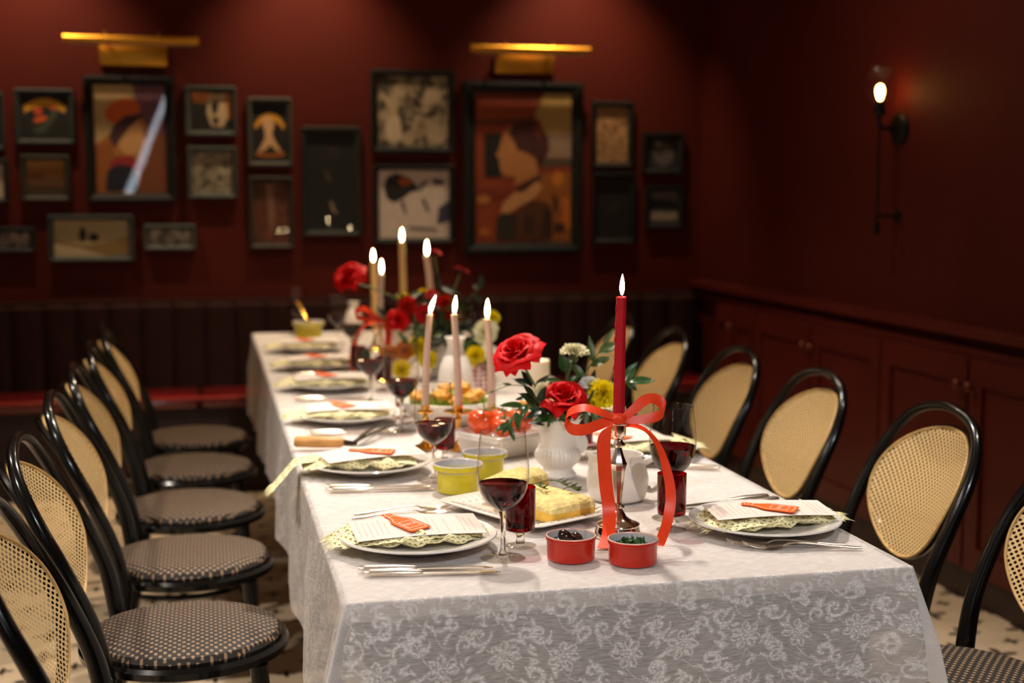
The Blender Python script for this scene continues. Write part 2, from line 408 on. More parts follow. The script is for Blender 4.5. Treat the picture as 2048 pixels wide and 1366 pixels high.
# ------------------------------------------------------------------ mesh helpers
class MB:
    def __init__(s):
        s.v = []; s.f = []; s.m = []; s.uv = {}
    def verts(s, pts):
        i0 = len(s.v); s.v.extend([tuple(p) for p in pts]); return i0
    def face(s, idx, mi=0):
        s.f.append(tuple(idx)); s.m.append(mi)
    def lathe(s, prof, seg=32, mi=0, c=(0, 0, 0), M=None, ripple=None):
        """prof: list of (r,z); r==0 at an end closes it. ripple(z,a)->factor on the radius"""
        rings = []
        for r, z in prof:
            if r <= 1e-6:
                rings.append([s.verts([s._t((c[0], c[1], c[2]+z), M)])])
            else:
                ps = []
                for k in range(seg):
                    a = 2*PI*k/seg
                    rr = r*(ripple(z, a) if ripple else 1)
                    ps.append(s._t((c[0]+rr*math.cos(a), c[1]+rr*math.sin(a), c[2]+z), M))
                i0 = s.verts(ps); rings.append(list(range(i0, i0+seg)))
        for A, B in zip(rings[:-1], rings[1:]):
            if len(A) == 1 and len(B) == 1: continue
            for k in range(seg):
                k2 = (k+1) % seg
                if len(A) == 1: s.face((A[0], B[k2], B[k]), mi)
                elif len(B) == 1: s.face((A[k], A[k2], B[0]), mi)
                else: s.face((A[k], A[k2], B[k2], B[k]), mi)
        return s
    def _t(s, p, M):
        return tuple(M @ Vector(p)) if M is not None else p
    def tube(s, pts, rad, seg=10, mi=0, closed=False, cap=True, flat=None):
        """tube along a polyline; rad: number or list; flat=(a,b) scales the section"""
        P = [Vector(p) for p in pts]; n = len(P)
        R = rad if isinstance(rad, (list, tuple)) else [rad]*n
        rings = []; up = None
        for i in range(n):
            if closed: t = P[(i+1) % n]-P[i-1]
            else: t = P[min(i+1, n-1)]-P[max(i-1, 0)]
            if t.length < 1e-9: t = Vector((0, 0, 1))
            t.normalize()
            if up is None:
                up = Vector((0, 0, 1)) if abs(t.z) < 0.9 else Vector((1, 0, 0))
            x = t.cross(up)
            if x.length < 1e-6: x = t.cross(Vector((0, 1, 0)))
            x.normalize(); y = x.cross(t).normalized(); up = y
            fa, fb = flat if flat else (1, 1)
            i0 = s.verts([P[i]+x*math.cos(2*PI*k/seg)*R[i]*fa+y*math.sin(2*PI*k/seg)*R[i]*fb for k in range(seg)])
            rings.append(i0)
        m = n if closed else n-1
        for i in range(m):
            a, b = rings[i], rings[(i+1) % n]
            for k in range(seg):
                k2 = (k+1) % seg
                s.face((a+k, a+k2, b+k2, b+k), mi)
        if cap and not closed:
            s.face([rings[0]+k for k in reversed(range(seg))], mi)
            s.face([rings[-1]+k for k in range(seg)], mi)
        return s
    def box(s, a, b, mi=0, bev=0.0):
        x0, y0, z0 = a; x1, y1, z1 = b
        if bev <= 0:
            i = s.verts([(x0, y0, z0), (x1, y0, z0), (x1, y1, z0), (x0, y1, z0), (x0, y0, z1), (x1, y0, z1), (x1, y1, z1), (x0, y1, z1)])
            for q in ((0, 3, 2, 1), (4, 5, 6, 7), (0, 1, 5, 4), (1, 2, 6, 5), (2, 3, 7, 6), (3, 0, 4, 7)):
                s.face([i+k for k in q], mi)
            return s
        # rounded box from a subdivided sphere-like grid of corner offsets
        e = bev; rings = []
        cs = [(x1-e, y1-e, 0), (x0+e, y1-e, 1), (x0+e, y0+e, 2), (x1-e, y0+e, 3)]
        lay = [(z0, 0.0), (z0+e*0.29, 0.7), (z0+e, 1.0), (z1-e, 1.0), (z1-e*0.29, 0.7), (z1, 0.0)]
        for z, k in lay:
            ps = []
            for cx, cy, q in cs:
                for j in range(4):
                    an = q*PI/2+j*PI/6
                    rr = e*(0.0 if k == 0 else k)
                    ps.append((cx+rr*math.cos(an), cy+rr*math.sin(an), z))
            i0 = s.verts(ps); rings.append(i0)
        for A, B in zip(rings[:-1], rings[1:]):
            for k in range(16):
                k2 = (k+1) % 16
                s.face((A+k, A+k2, B+k2, B+k), mi)
        s.face([rings[0]+k for k in reversed(range(16))], mi)
        s.face([rings[-1]+k for k in range(16)], mi)
        return s
    def grid(s, fn, nu, nv, mi=0, uvfn=None, wrap=False):
        i0 = len(s.v)
        for j in range(nv+1):
            for i in range(nu+1):
                s.v.append(tuple(fn(i/nu, j/nv)))
                if uvfn: s.uv[len(s.v)-1] = uvfn(i/nu, j/nv)
        for j in range(nv):
            for i in range(nu):
                a = i0+j*(nu+1)+i
                s.face((a, a+1, a+nu+2, a+nu+1), mi)
        return s
    def poly(s, pts, mi=0):
        i0 = s.verts(pts); s.face(range(i0, i0+len(pts)), mi); return s
    def prism(s, pts2, z0, z1, mi=0):
        n = len(pts2)
        a = s.verts([(p[0], p[1], z0) for p in pts2]); b = s.verts([(p[0], p[1], z1) for p in pts2])
        s.face([a+k for k in reversed(range(n))], mi); s.face([b+k for k in range(n)], mi)
        for k in range(n):
            k2 = (k+1) % n
            s.face((a+k, a+k2, b+k2, b+k), mi)
        return s
    def build(s, name, mats, parent=None, loc=None, rot=None, smooth=True, angle=40):
        me = bpy.data.meshes.new(name)
        me.from_pydata(s.v, [], s.f)
        mats = mats if isinstance(mats, (list, tuple)) else [mats]
        for m in mats: me.materials.append(m)
        me.polygons.foreach_set('material_index', s.m)
        if smooth:
            me.polygons.foreach_set('use_smooth', [True]*len(me.polygons))
            me.set_sharp_from_angle(angle=math.radians(angle))
        if s.uv:
            uvl = me.uv_layers.new(name='UVMap')
            li = np.zeros(len(me.loops), dtype=np.int32); me.loops.foreach_get('vertex_index', li)
            uvs = np.zeros((len(me.loops), 2))
            tab = np.zeros((len(s.v), 2))
            for k, v in s.uv.items(): tab[k] = v
            uvs[:] = tab[li]
            uvl.data.foreach_set('uv', uvs.ravel())
        me.update()
        o = bpy.data.objects.new(name, me); C.objects.link(o)
        if parent is not None: o.parent = parent
        if loc is not None: o.location = loc
        if rot is not None: o.rotation_euler = rot
        return o

def smooth_path(pts, n=8, closed=False):
    """Catmull-Rom through the points"""
    P = [Vector(p) for p in pts]; out = []; N = len(P)
    last = N if closed else N-1
    for i in range(last):
        p0 = P[i-1] if (i > 0 or closed) else P[0]
        p1 = P[i]; p2 = P[(i+1) % N]
        p3 = P[(i+2) % N] if (i+2 < N or closed) else P[N-1]
        for k in range(n):
            t = k/n
            out.append(0.5*((2*p1)+(-p0+p2)*t+(2*p0-5*p1+4*p2-p3)*t*t+(-p0+3*p1-3*p2+p3)*t**3))
    if not closed: out.append(P[-1])
    return out

def tag(o, label, cat, group=None, kind=None):
    if label: o['label'] = label
    if cat: o['category'] = cat
    if group: o['group'] = group
    if kind: o['kind'] = kind
    return o
def thing(name, label, cat, loc=(0, 0, 0), rz=0.0, group=None):
    o = bpy.data.objects.new(name, None); C.objects.link(o)
    o.empty_display_size = 0.05
    o.location = loc; o.rotation_euler = (0, 0, rz)
    return tag(o, label, cat, group)
def structure(o):
    o['kind'] = 'structure'; return o
KIDS = {}
def children(o):
    return [c for c in bpy.data.objects if c.parent == o]
def copy_tree(o, parent=None, table=None):
    if table is None:
        table = {}
        for c in bpy.data.objects:
            if c.parent: table.setdefault(c.parent.name, []).append(c)
    c = o.copy(); C.objects.link(c)
    if parent is not None: c.parent = parent
    for ch in table.get(o.name, []): copy_tree(ch, c, table)
    return c
def dup(o, loc, rz=None, label=None, group=None, scale=None):
    c = copy_tree(o); c.location = loc
    if rz is not None: c.rotation_euler = (0, 0, rz)
    if label: c['label'] = label
    if group: c['group'] = group
    if scale: c.scale = (scale,)*3 if isinstance(scale, (int, float)) else scale
    return c

RV = Vector((math.cos(YAW), -math.sin(YAW), 0))   # the direction 'to the right' as seen from the chairs' aisle
FV = Vector((math.sin(YAW), math.cos(YAW), 0))
TZ = 0.75                                          # table height
TW, TL = 0.948, 4.16

# ------------------------------------------------------------------ room
WX, WY, LX, FY = 2.33, 4.72, -3.6, -4.2
def slab(name, a, b, m):
    return structure(MB().box(a, b).build(name, m, smooth=False))
slab('floor', (LX-0.1, FY-0.1, -0.1), (WX+0.1, WY+0.1, 0), M_floor)
slab('ceiling', (LX-0.1, FY-0.1, CEIL+0.12), (WX+0.1, WY+0.1, CEIL+0.2), M_ceil)
slab('wall_back', (LX, WY, 0), (WX+0.1, WY+0.1, CEIL+0.12), M_wall)
slab('wall_right', (WX, FY, 0), (WX+0.1, WY, CEIL+0.12), M_wall)
slab('wall_left', (LX-0.1, 1.5, 0), (LX, WY, CEIL+0.12), M_wall)   # nearer part left out so dim world light fills the room
slab('wall_front', (LX, FY-0.1, 0), (WX, FY, CEIL+0.12), M_wall)

# window in the wall behind the camera: cool evening light
w = structure(MB().box((-0.06, 0, -0.06), (1.06, 0.05, 0)).box((-0.06, 0, 1.5), (1.06, 0.05, 1.56)).box((-0.06, 0, 0), (0, 0.05, 1.5))
              .box((1.0, 0, 0), (1.06, 0.05, 1.5)).build('window_1', M_trim, loc=(-1.22, FY+0.002, 1.1), smooth=False))
MB().box((0, 0.004, 0), (1.0, 0.012, 1.5)).build('pane', emit_mat('dusk_window_light', COOL, 14.0), w, smooth=False)
M_slit_mask = mat('dark_red_slit_mask', (60, 16, 14), 0.9, noise=0.15, nscale=10)
for pts in ([(-0.1, -0.1), (0.0, -0.1), (0.72, 1.6), (-0.1, 1.6)], [(0.10, -0.1), (1.1, -0.1), (1.1, 1.6), (0.765, 1.6)]):  # added unseen panels, slanted to shape the pane's reflection into a streak
    cm_ = MB(); q0 = cm_.verts([(x, 0.06, z) for x, z in pts]); q1 = cm_.verts([(x, 0.10, z) for x, z in pts])
    cm_.face([q0+k for k in range(4)]); cm_.face([q1+k for k in reversed(range(4))])
    for k in range(4): cm_.face((q0+k, q1+k, q1+(k+1) % 4, q0+(k+1) % 4))
    cm_.build('slit_mask', M_slit_mask, w, smooth=False)

# built-in cupboards along the right wall, with ledge
L = structure(MB().box((WX-0.05, FY, 0.895), (WX, WY, 0.93), 0, ).build('trim_1', M_trim, smooth=False))
structure(MB().box((WX-0.028, FY, 0.835), (WX, WY, 0.858)).build('trim_2', M_trim, smooth=False))
structure(MB().box((WX-0.03, FY, 0.0), (WX, WY, 0.10)).build('baseboard_right', M_base, smooth=False))
def cupboard(y, label):
    t = thing('wall_cupboard', label, 'cupboard', (WX, y, 0.10), 0, 'panelled cupboards under the right wall ledge')
    MB().box((-0.03, -0.61, 0.0), (-0.001, 0.61, 0.733)).build('body', M_trim, t, smooth=False)
    for s in (-1, 1):
        a, b = (0.008, 0.604) if s > 0 else (-0.604, -0.008)
        mb = MB().box((-0.048, a, 0.012), (-0.031, a+0.075, 0.725)).box((-0.048, b-0.075, 0.012), (-0.031, b, 0.725))
        mb.box((-0.048, a+0.075, 0.012), (-0.031, b-0.075, 0.095)).box((-0.048, a+0.075, 0.64), (-0.031, b-0.075, 0.725))
        mb.box((-0.037, a+0.075, 0.095), (-0.031, b-0.075, 0.64))
        d = mb.build('door', M_trim, t, smooth=False)
        k = MB().lathe([(0, 0), (0.006, 0), (0.006, 0.012), (0.015, 0.018), (0.017, 0.026), (0.012, 0.033), (0, 0.035)], 16, M=Matrix.Translation((-0.0485, s*0.036, 0.635)) @ Matrix.Rotation(-PI/2, 4, 'Y'))
        k.build('knob', mat('dull_copper_knob', (120, 66, 48), 0.45, metal=0.8, noise=0.1), d)
    return t
c0 = cupboard(2.03, 'dark red panelled cupboard behind the second cane chair from the camera on the right')
dup(c0, (WX, 3.25, 0.10), label='dark red panelled cupboard behind the middle right-hand chairs')
dup(c0, (WX, 0.81, 0.10), label='dark red panelled cupboard beside the nearest right-hand chair, at the photo edge')
dup(c0, (WX, 4.105, 0.10), label='narrow dark red panelled cupboard in the far right corner by the banquette', scale=(1, 0.395, 1))

# ------------------------------------------------------------------ banquette
bq = thing('banquette', 'oxblood leather banquette with a dark upholstered back along the picture wall', 'bench', (0, 0, 0))
MB().box((LX+0.01, 4.28, 0.0), (2.28, 4.60, 0.40)).build('plinth', mat('dark_plinth', (36, 14, 14), 0.6, noise=0.1), bq, smooth=False)
xs = [-3.58, -2.4, -1.32, -0.24, 0.84, 1.56, 2.28]
for a, b in zip(xs[:-1], xs[1:]):
    MB().box((a+0.002, 4.25, 0.400), (b-0.002, 4.60, 0.455), bev=0.022).build('seat_cushion', M_leather, bq, angle=180)
for a, b in zip(xs[:-1], xs[1:]):
    MB().tube(smooth_path([(a+0.004, 4.262, 0.447), (a+0.012, 4.255, 0.448), (b-0.012, 4.255, 0.448), (b-0.004, 4.262, 0.447)], 4), 0.008, 14).build('edge_highlight', mat('oxblood_edge_highlight', (150, 34, 20), 0.2, coat=0.8, noise=0.1, nscale=30), bq)  # added glossy, lighter red tube standing in for the cushion edge's highlight
n = int((2.28-LX)/0.145)
mb = MB()
def chan(u, v):
    x = LX+0.01+u*(2.28-LX-0.01)
    ph = (u*n) % 1.0
    bulge = 0.028*math.sqrt(max(0, 1-(2*ph-1)**2))
    z = 0.40+v*0.47
    top = 0 if v < 0.94 else -(0.05)*(v-0.94)/0.06
    return (x, 4.625-bulge*(1 if v < 0.95 else 0.6)-top, z)
mb.grid(chan, n*10, 16)
mb.box((LX+0.01, 4.63, 0.40), (2.28, WY-0.002, 0.868))
mb.build('back_cushion', M_velvet, bq, angle=50)

# ------------------------------------------------------------------ pictures
def mcol(rgb):
    return mat('ink_%d_%d_%d' % rgb, rgb, 0.7, noise=0.08, nscale=30)
def ell(cx, cy, rx, ry, n=28, rot=0, a0=0, a1=2*PI):
    return [(cx+rx*math.cos(a)*math.cos(rot)-ry*math.sin(a)*math.sin(rot), cy+rx*math.cos(a)*math.sin(rot)+ry*math.sin(a)*math.cos(rot))
            for a in [a0+(a1-a0)*i/n for i in range(n+(0 if a1-a0 > 6.2 else 1))]]
def picture(box, frame_rgb, border, bg, shapes, label, glass=True, extra_line=None):
    """box = centre x, centre z, width, height on the back wall"""
    cx, cz, W, H = box
    D = 0.035
    t = thing('framed_picture', label, 'picture', (cx, WY, cz), 0, 'framed pictures on the back wall')
    mb = MB()
    # mitred frame with a sloping profile
    prof = [(0, -0.001), (0, -D), (border*0.35, -D-0.004), (border, -D*0.62), (border, -0.001)]
    for a, b in (((-1, -1), (1, -1)), ((1, -1), (1, 1)), ((1, 1), (-1, 1)), ((-1, 1), (-1, -1))):
        pa = [(a[0]*(W/2-i), y, a[1]*(H/2-i)) for i, y in prof]
        pb = [(b[0]*(W/2-i), y, b[1]*(H/2-i)) for i, y in prof]
        i0 = mb.verts(pa); i1 = mb.verts(pb); k = len(prof)
        for j in range(k-1): mb.face((i0+j, i1+j, i1+j+1, i0+j+1))
    mb.build('frame', mat('frame_%d_%d_%d' % frame_rgb, frame_rgb, 0.6, spec=0.2, noise=0.15, nscale=20), t, angle=20)
    w, h = W-2*border, H-2*border
    mb = MB(); mats = []
    def mi(m):
        if m not in mats: mats.append(m)
        return mats.index(m)
    y = -0.010
    def pt(u, v, y): return ((u-0.5)*w, y, (v-0.5)*h)
    m0 = bg if not isinstance(bg, tuple) else mcol(bg)
    mb.poly([pt(0, 0, y), pt(1, 0, y), pt(1, 1, y), pt(0, 1, y)], mi(m0))
    for k, (c, pts) in enumerate(shapes):
        yy = y-0.00025*(k+1)
        m = c if not isinstance(c, tuple) else mcol(c)
        pp = [(min(1, max(0, u)), min(1, max(0, v))) for u, v in pts]
        mb.poly([pt(u, v, yy) for u, v in pp], mi(m))
    mb.build('art_print', mats, t, smooth=False)
    if glass:
        MB().poly([(-w/2, -0.0205, -h/2), (w/2, -0.0205, -h/2), (w/2, -0.0205, h/2), (-w/2, -0.0205, h/2)]).build('glass_pane', M_pane, t, smooth=False)
    return t
def arc_letters(cx, cy, r, a0, a1, n, hgt, col, squash=1.0):
    out = []
    for i in range(n):
        a = a0+(a1-a0)*i/(n-1)
        da = abs(a1-a0)/n*0.36
        q = []
        for aa, rr in ((a-da, r), (a+da, r), (a+da, r+hgt), (a-da, r+hgt)):
            q.append((cx+rr*math.cos(aa), cy+rr*math.sin(aa)*squash))
        out.append((col, q))
    return out
GREY, BLK = (48, 52, 50), (20, 20, 18)
YARC = (214, 150, 30)
picture((-1.172, 1.709, 0.148, 0.263), GREY, 0.022, (40, 38, 36), [((120, 100, 70), ell(0.4, 0.5, 0.2, 0.25))], 'dark picture cut off at the left photo edge, topmost row')
picture((-0.917, 1.734, 0.262, 0.254), GREY, 0.022, (20, 20, 18),
        [(YARC, ell(0.5, -0.9, 1.0, 1.80, 20, 0, 1.14, PI-1.14)+list(reversed(ell(0.5, -0.9, 1.0, 1.62, 20, 0, 1.14, PI-1.14)))),
         ((196, 70, 30), ell(0.36, 0.62, 0.09, 0.09)), ((210, 90, 30), ell(0.40, 0.44, 0.15, 0.06, 16, 0.3)), ((60, 70, 50), [(0.3, 0.1), (0.5, 0.15), (0.8, 0.62), (0.7, 0.66), (0.42, 0.3), (0.25, 0.25)]),
         ((196, 80, 40), ell(0.66, 0.70, 0.05, 0.06))], 'near-black poster with a yellow lettering arch over a small orange figure')
picture((-0.535, 1.631, 0.411, 0.593), BLK, 0.042, (168, 110, 50),
        [((190, 160, 110), [(0, 1), (0.62, 1), (0.55, 0.75), (0.2, 0.55), (0, 0.45)]), ((110, 70, 84), [(0.55, 1), (1, 1), (1, 0.5), (0.8, 0.55), (0.62, 0.75)]),
         ((150, 86, 30), [(0, 0.45), (0.25, 0.5), (0.3, 0), (0, 0)]), ((120, 64, 30), [(0.7, 0.6), (1, 0.55), (1, 0), (0.6, 0)]),
         ((200, 150, 96), [(0.36, 0.62), (0.62, 0.68), (0.70, 0.56), (0.72, 0.48), (0.66, 0.42), (0.6, 0.36), (0.42, 0.36), (0.3, 0.46)]),
         ((206, 92, 30), ell(0.40, 0.76, 0.25, 0.115, 24, 0.15)), ((70, 36, 44), [(0.20, 0.52), (0.26, 0.62), (0.44, 0.72), (0.68, 0.74), (0.66, 0.70), (0.50, 0.62), (0.36, 0.5), (0.28, 0.42)]),
         ((150, 34, 40), [(0.2, 0.28), (0.3, 0.34), (0.5, 0.35), (0.66, 0.28), (0.66, 0.2), (0.2, 0.2)]), ((22, 26, 40), [(0.13, 0.02), (0.16, 0.2), (0.3, 0.27), (0.48, 0.26), (0.58, 0.18), (0.6, 0.02)])],
        'large painting of a person in an orange brimmed hat, black frame, under the left lamp')
picture((-0.160, 1.769, 0.238, 0.236), (62, 66, 62), 0.024, (34, 28, 24),
        [((206, 128, 70), [(0.02, 0.98), (0.6, 0.95), (0.55, 0.75), (0.3, 0.7), (0.05, 0.72)]), ((196, 170, 130), [(0.45, 0.9), (0.85, 0.95), (0.95, 0.4), (0.8, 0.1), (0.5, 0.12), (0.4, 0.45)]), ((40, 34, 30), [(0.5, 0.7), (0.7, 0.8), (0.68, 0.5), (0.55, 0.4)]), ((44, 36, 30), ell(0.62, 0.26, 0.08, 0.1)), ((186, 108, 60), [(0.85, 0.95), (1, 0.95), (1, 0.3), (0.92, 0.3)])],
        'small square collage print in black, cream and orange, above the crowd photograph')
picture((-0.159, 1.477, 0.232, 0.248), (62, 66, 62), 0.024, blotch_mat('crowd_photograph', (60, 52, 40), (190, 176, 146), 34, 0.12), [], 'small mottled crowd photograph in a grey frame, second of its column')
picture((0.117, 1.673, 0.212, 0.328), (66, 64, 58), 0.022, (16, 16, 15),
        [(YARC, ell(0.5, 0.1, 0.62, 0.72, 20, 0, 0.80, PI-0.80)+list(reversed(ell(0.5, 0.1, 0.56, 0.60, 20, 0, 0.80, PI-0.80)))),
         ((212, 168, 120), [(0.30, 0.70), (0.42, 0.78), (0.56, 0.74), (0.64, 0.62), (0.56, 0.48), (0.62, 0.38), (0.82, 0.18), (0.74, 0.15), (0.52, 0.28), (0.24, 0.14), (0.15, 0.17), (0.36, 0.38), (0.36, 0.5), (0.30, 0.6)]),
         ((206, 120, 24), ell(0.5, 0.13, 0.42, 0.05)), ((16, 16, 15), ell(0.5, 0.145, 0.34, 0.03))], 'black poster with a dancing pale figure under a yellow arch')
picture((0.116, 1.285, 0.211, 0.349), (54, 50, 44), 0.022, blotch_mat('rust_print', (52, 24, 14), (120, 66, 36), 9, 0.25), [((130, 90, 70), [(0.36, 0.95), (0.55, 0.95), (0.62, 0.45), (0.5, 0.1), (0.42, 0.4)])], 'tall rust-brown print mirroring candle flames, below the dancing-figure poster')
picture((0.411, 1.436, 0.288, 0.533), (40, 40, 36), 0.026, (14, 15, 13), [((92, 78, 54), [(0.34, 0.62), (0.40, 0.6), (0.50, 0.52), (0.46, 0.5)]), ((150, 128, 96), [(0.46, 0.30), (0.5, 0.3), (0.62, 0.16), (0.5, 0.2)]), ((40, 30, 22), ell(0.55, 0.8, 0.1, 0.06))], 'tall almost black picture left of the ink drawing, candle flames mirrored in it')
picture((-0.923, 1.449, 0.219, 0.214), (52, 50, 44), 0.024, (150, 102, 50), [((96, 62, 28), [(0, 0.55), (0.3, 0.62), (0.6, 0.5), (1, 0.52), (1, 0), (0, 0)]), ((70, 54, 30), [(0, 0.3), (1, 0.24), (1, 0), (0, 0)]), ((180, 128, 66), [(0, 1), (1, 1), (1, 0.8), (0, 0.78)])], 'small sepia landscape below the yellow-arch poster')
picture((-1.184, 1.435, 0.191, 0.203), (34, 34, 32), 0.022, (206, 190, 170), [((60, 54, 46), ell(0.75, 0.45, 0.1, 0.18))], 'pale picture cut off at the left photo edge, beside the sepia landscape')
picture((-1.124, 1.161, 0.287, 0.117), (34, 36, 34), 0.022, blotch_mat('strip_photograph', (40, 36, 34), (180, 160, 150), 30, 0.1), [], 'low dark-framed photo strip at the left photo edge, lowest row')
picture((-0.726, 1.166, 0.388, 0.220), (58, 62, 60), 0.024, (188, 170, 130), [((150, 120, 70), [(0, 0.45), (0.4, 0.3), (1, 0.5), (1, 0), (0, 0)]), ((206, 188, 150), [(0, 0), (0.7, 0), (0.35, 0.22), (0, 0.35)]), ((44, 40, 36), ell(0.38, 0.6, 0.05, 0.2)), ((44, 40, 36), ell(0.53, 0.52, 0.07, 0.12))], 'wide pale picture of two small dark figures, lowest row')
picture((-0.365, 1.168, 0.240, 0.122), (70, 74, 70), 0.022, blotch_mat('small_strip_photograph', (60, 54, 48), (196, 184, 168), 36, 0.1), [], 'little grey-framed photo strip under the crowd photograph')
picture((0.815, 1.780, 0.414, 0.403), BLK, 0.030, blotch_mat('ink_wash', (58, 50, 36), (168, 148, 116), 7.5, 0.09, 2.5),
        [((190, 170, 140), ell(0.24, 0.24, 0.13, 0.2)), ((50, 42, 32), [(0.3, 0.55), (0.36, 0.6), (0.40, 0.2), (0.36, 0.15)]), ((170, 150, 122), ell(0.85, 0.18, 0.16, 0.14)), ((176, 156, 126), ell(0.78, 0.72, 0.12, 0.12))],
        'square brown ink-wash drawing left of the right-hand lamp')
picture((0.819, 1.323, 0.407, 0.389), BLK, 0.026, (206, 190, 176),
        [((26, 22, 22), [(0.07, 0.75), (0.12, 0.9), (0.25, 0.96), (0.42, 0.9), (0.56, 0.76), (0.58, 0.70), (0.46, 0.68), (0.34, 0.58), (0.22, 0.52), (0.12, 0.58)]), ((170, 80, 24), [(0.26, 0.86), (0.40, 0.9), (0.48, 0.80), (0.34, 0.76)]),
         ((110, 100, 96), [(0.30, 0.55), (0.36, 0.55), (0.40, 0.36), (0.36, 0.36)]), ((100, 92, 90), [(0.6, 0.58), (0.66, 0.58), (0.72, 0.40), (0.68, 0.38)]), ((110, 104, 110), [(0.56, 0.78), (0.68, 0.88), (0.70, 0.84), (0.6, 0.68)]),
         ((38, 36, 62), [(0.74, 0.88), (0.92, 0.86), (0.94, 0.80), (0.8, 0.79)]), ((60, 58, 80), [(0.85, 0.45), (1, 0.55), (1, 0.25), (0.82, 0.2)]), ((130, 118, 110), [(0.4, 0.18), (0.8, 0.16), (0.85, 0.1), (0.45, 0.12)])],
        'square white print of a black bird-like shape below the ink drawing')
picture((1.378, 1.504, 0.612, 0.862), BLK, 0.056, (138, 54, 18),
        [((112, 34, 16), [(0, 1), (0.7, 1), (0.65, 0.94), (0, 0.94)]), ((96, 44, 18), [(0, 0.82), (0.7, 0.84), (0.7, 0.79), (0, 0.79)]),
         ((186, 152, 88), [(0.72, 1), (1, 1), (1, 0.72), (0.68, 0.74), (0.62, 0.84), (0.66, 0.94)]), ((150, 122, 100), [(0.7, 0.73), (1, 0.74), (1, 0.53), (0.7, 0.53)]), ((84, 70, 46), [(0.72, 0.57), (1, 0.57), (1, 0.52), (0.66, 0.50)]),
         ((150, 88, 28), [(0.6, 0.45), (1, 0.48), (1, 0), (0.7, 0)]), ((196, 118, 30), ell(0.86, 0.43, 0.06, 0.05)), ((200, 110, 30), [(0.9, 0.3), (0.98, 0.3), (1, 0.1), (0.86, 0.06), (0.92, 0.2)]), ((70, 34, 16), [(0.8, 0.33), (0.86, 0.3), (0.86, 0.2), (0.82, 0.2)]), ((70, 34, 20), [(0.82, 0.13), (0.94, 0.13), (0.94, 0.07), (0.82, 0.06)]),
         ((14, 13, 12), [(0.10, 0.73), (0.27, 0.73), (0.27, 0.44), (0.10, 0.44)]), ((120, 46, 20), [(0, 0.36), (0.4, 0.36), (0.4, 0.30), (0, 0.3)]), ((176, 110, 50), ell(0.09, 0.29, 0.07, 0.03)), ((170, 90, 24), ell(0.1, 0.07, 0.06, 0.03)),
         ((178, 118, 66), [(0.30, 0.74), (0.26, 0.66), (0.245, 0.62), (0.21, 0.585), (0.25, 0.565), (0.25, 0.53), (0.27, 0.47), (0.33, 0.445), (0.42, 0.44), (0.40, 0.38), (0.66, 0.45), (0.62, 0.6), (0.5, 0.72), (0.38, 0.78)]),
         ((66, 26, 20), [(0.34, 0.74), (0.42, 0.80), (0.56, 0.80), (0.66, 0.83), (0.70, 0.76), (0.76, 0.70), (0.77, 0.62), (0.72, 0.56), (0.66, 0.51), (0.62, 0.57), (0.54, 0.60), (0.44, 0.62), (0.40, 0.68)]), ((120, 44, 22), [(0.62, 0.82), (0.68, 0.82), (0.68, 0.70), (0.62, 0.72)]),
         ((196, 142, 92), [(0.26, 0.20), (0.30, 0.28), (0.42, 0.34), (0.6, 0.42), (0.70, 0.38), (0.62, 0.30), (0.45, 0.24), (0.34, 0.19)]), ((30, 24, 18), [(0.42, 0.36), (0.5, 0.38), (0.66, 0.46), (0.68, 0.44), (0.52, 0.35), (0.44, 0.335)]),
         ((44, 38, 24), [(0.22, 0.02), (0.22, 0.16), (0.28, 0.2), (0.42, 0.2), (0.5, 0.02)]), ((84, 44, 22), [(0.42, 0.02), (0.44, 0.2), (0.56, 0.27), (0.70, 0.28), (0.78, 0.22), (0.78, 0.02)]), ((54, 28, 18), [(0.68, 0.02), (0.74, 0.28), (0.80, 0.2), (0.80, 0.02)]), ((60, 32, 20), ell(0.56, 0.12, 0.06, 0.07))],
        'largest picture: a woman with pinned-up red hair in left profile, under the right lamp')
picture((1.845, 1.676, 0.219, 0.334), (22, 22, 20), 0.026, blotch_mat('scribbled_print', (104, 70, 40), (196, 148, 96), 26, 0.12, 2.0), [], 'narrow tan print with scribbled black lines right of the largest picture')
picture((1.855, 1.302, 0.228, 0.364), (18, 18, 16), 0.026, (17, 17, 15), [((60, 40, 16), ell(0.5, 0.5, 0.07, 0.06)), ((50, 32, 14), [(0.1, 0.06), (0.9, 0.06), (0.85, 0.1), (0.5, 0.07), (0.15, 0.1)]), ((44, 30, 14), ell(0.12, 0.9, 0.05, 0.03)), ((44, 30, 14), ell(0.86, 0.9, 0.05, 0.03))], 'narrow black picture below the scribbled tan print')
picture((2.116, 1.583, 0.220, 0.212), (20, 20, 18), 0.030, (38, 34, 32), [((92, 84, 80), ell(0.55, 0.45, 0.35, 0.38)), ((60, 54, 50), ell(0.4, 0.6, 0.12, 0.2)), ((150, 140, 132), ell(0.36, 0.8, 0.08, 0.1))], 'small dim grey photograph nearest the room corner, upper of two')
picture((2.127, 1.306, 0.207, 0.219), (20, 20, 18), 0.026, (66, 66, 62), [((96, 92, 86), [(0, 1), (1, 1), (1, 0.72), (0, 0.76)]), ((34, 38, 38), [(0, 0.72), (1, 0.66), (1, 0.42), (0, 0.4)]), ((150, 138, 122), [(0, 0.34), (0.3, 0.36), (0.7, 0.33), (1, 0.36), (1, 0.1), (0, 0.08)])], 'small seascape photograph nearest the room corner, lower of two')

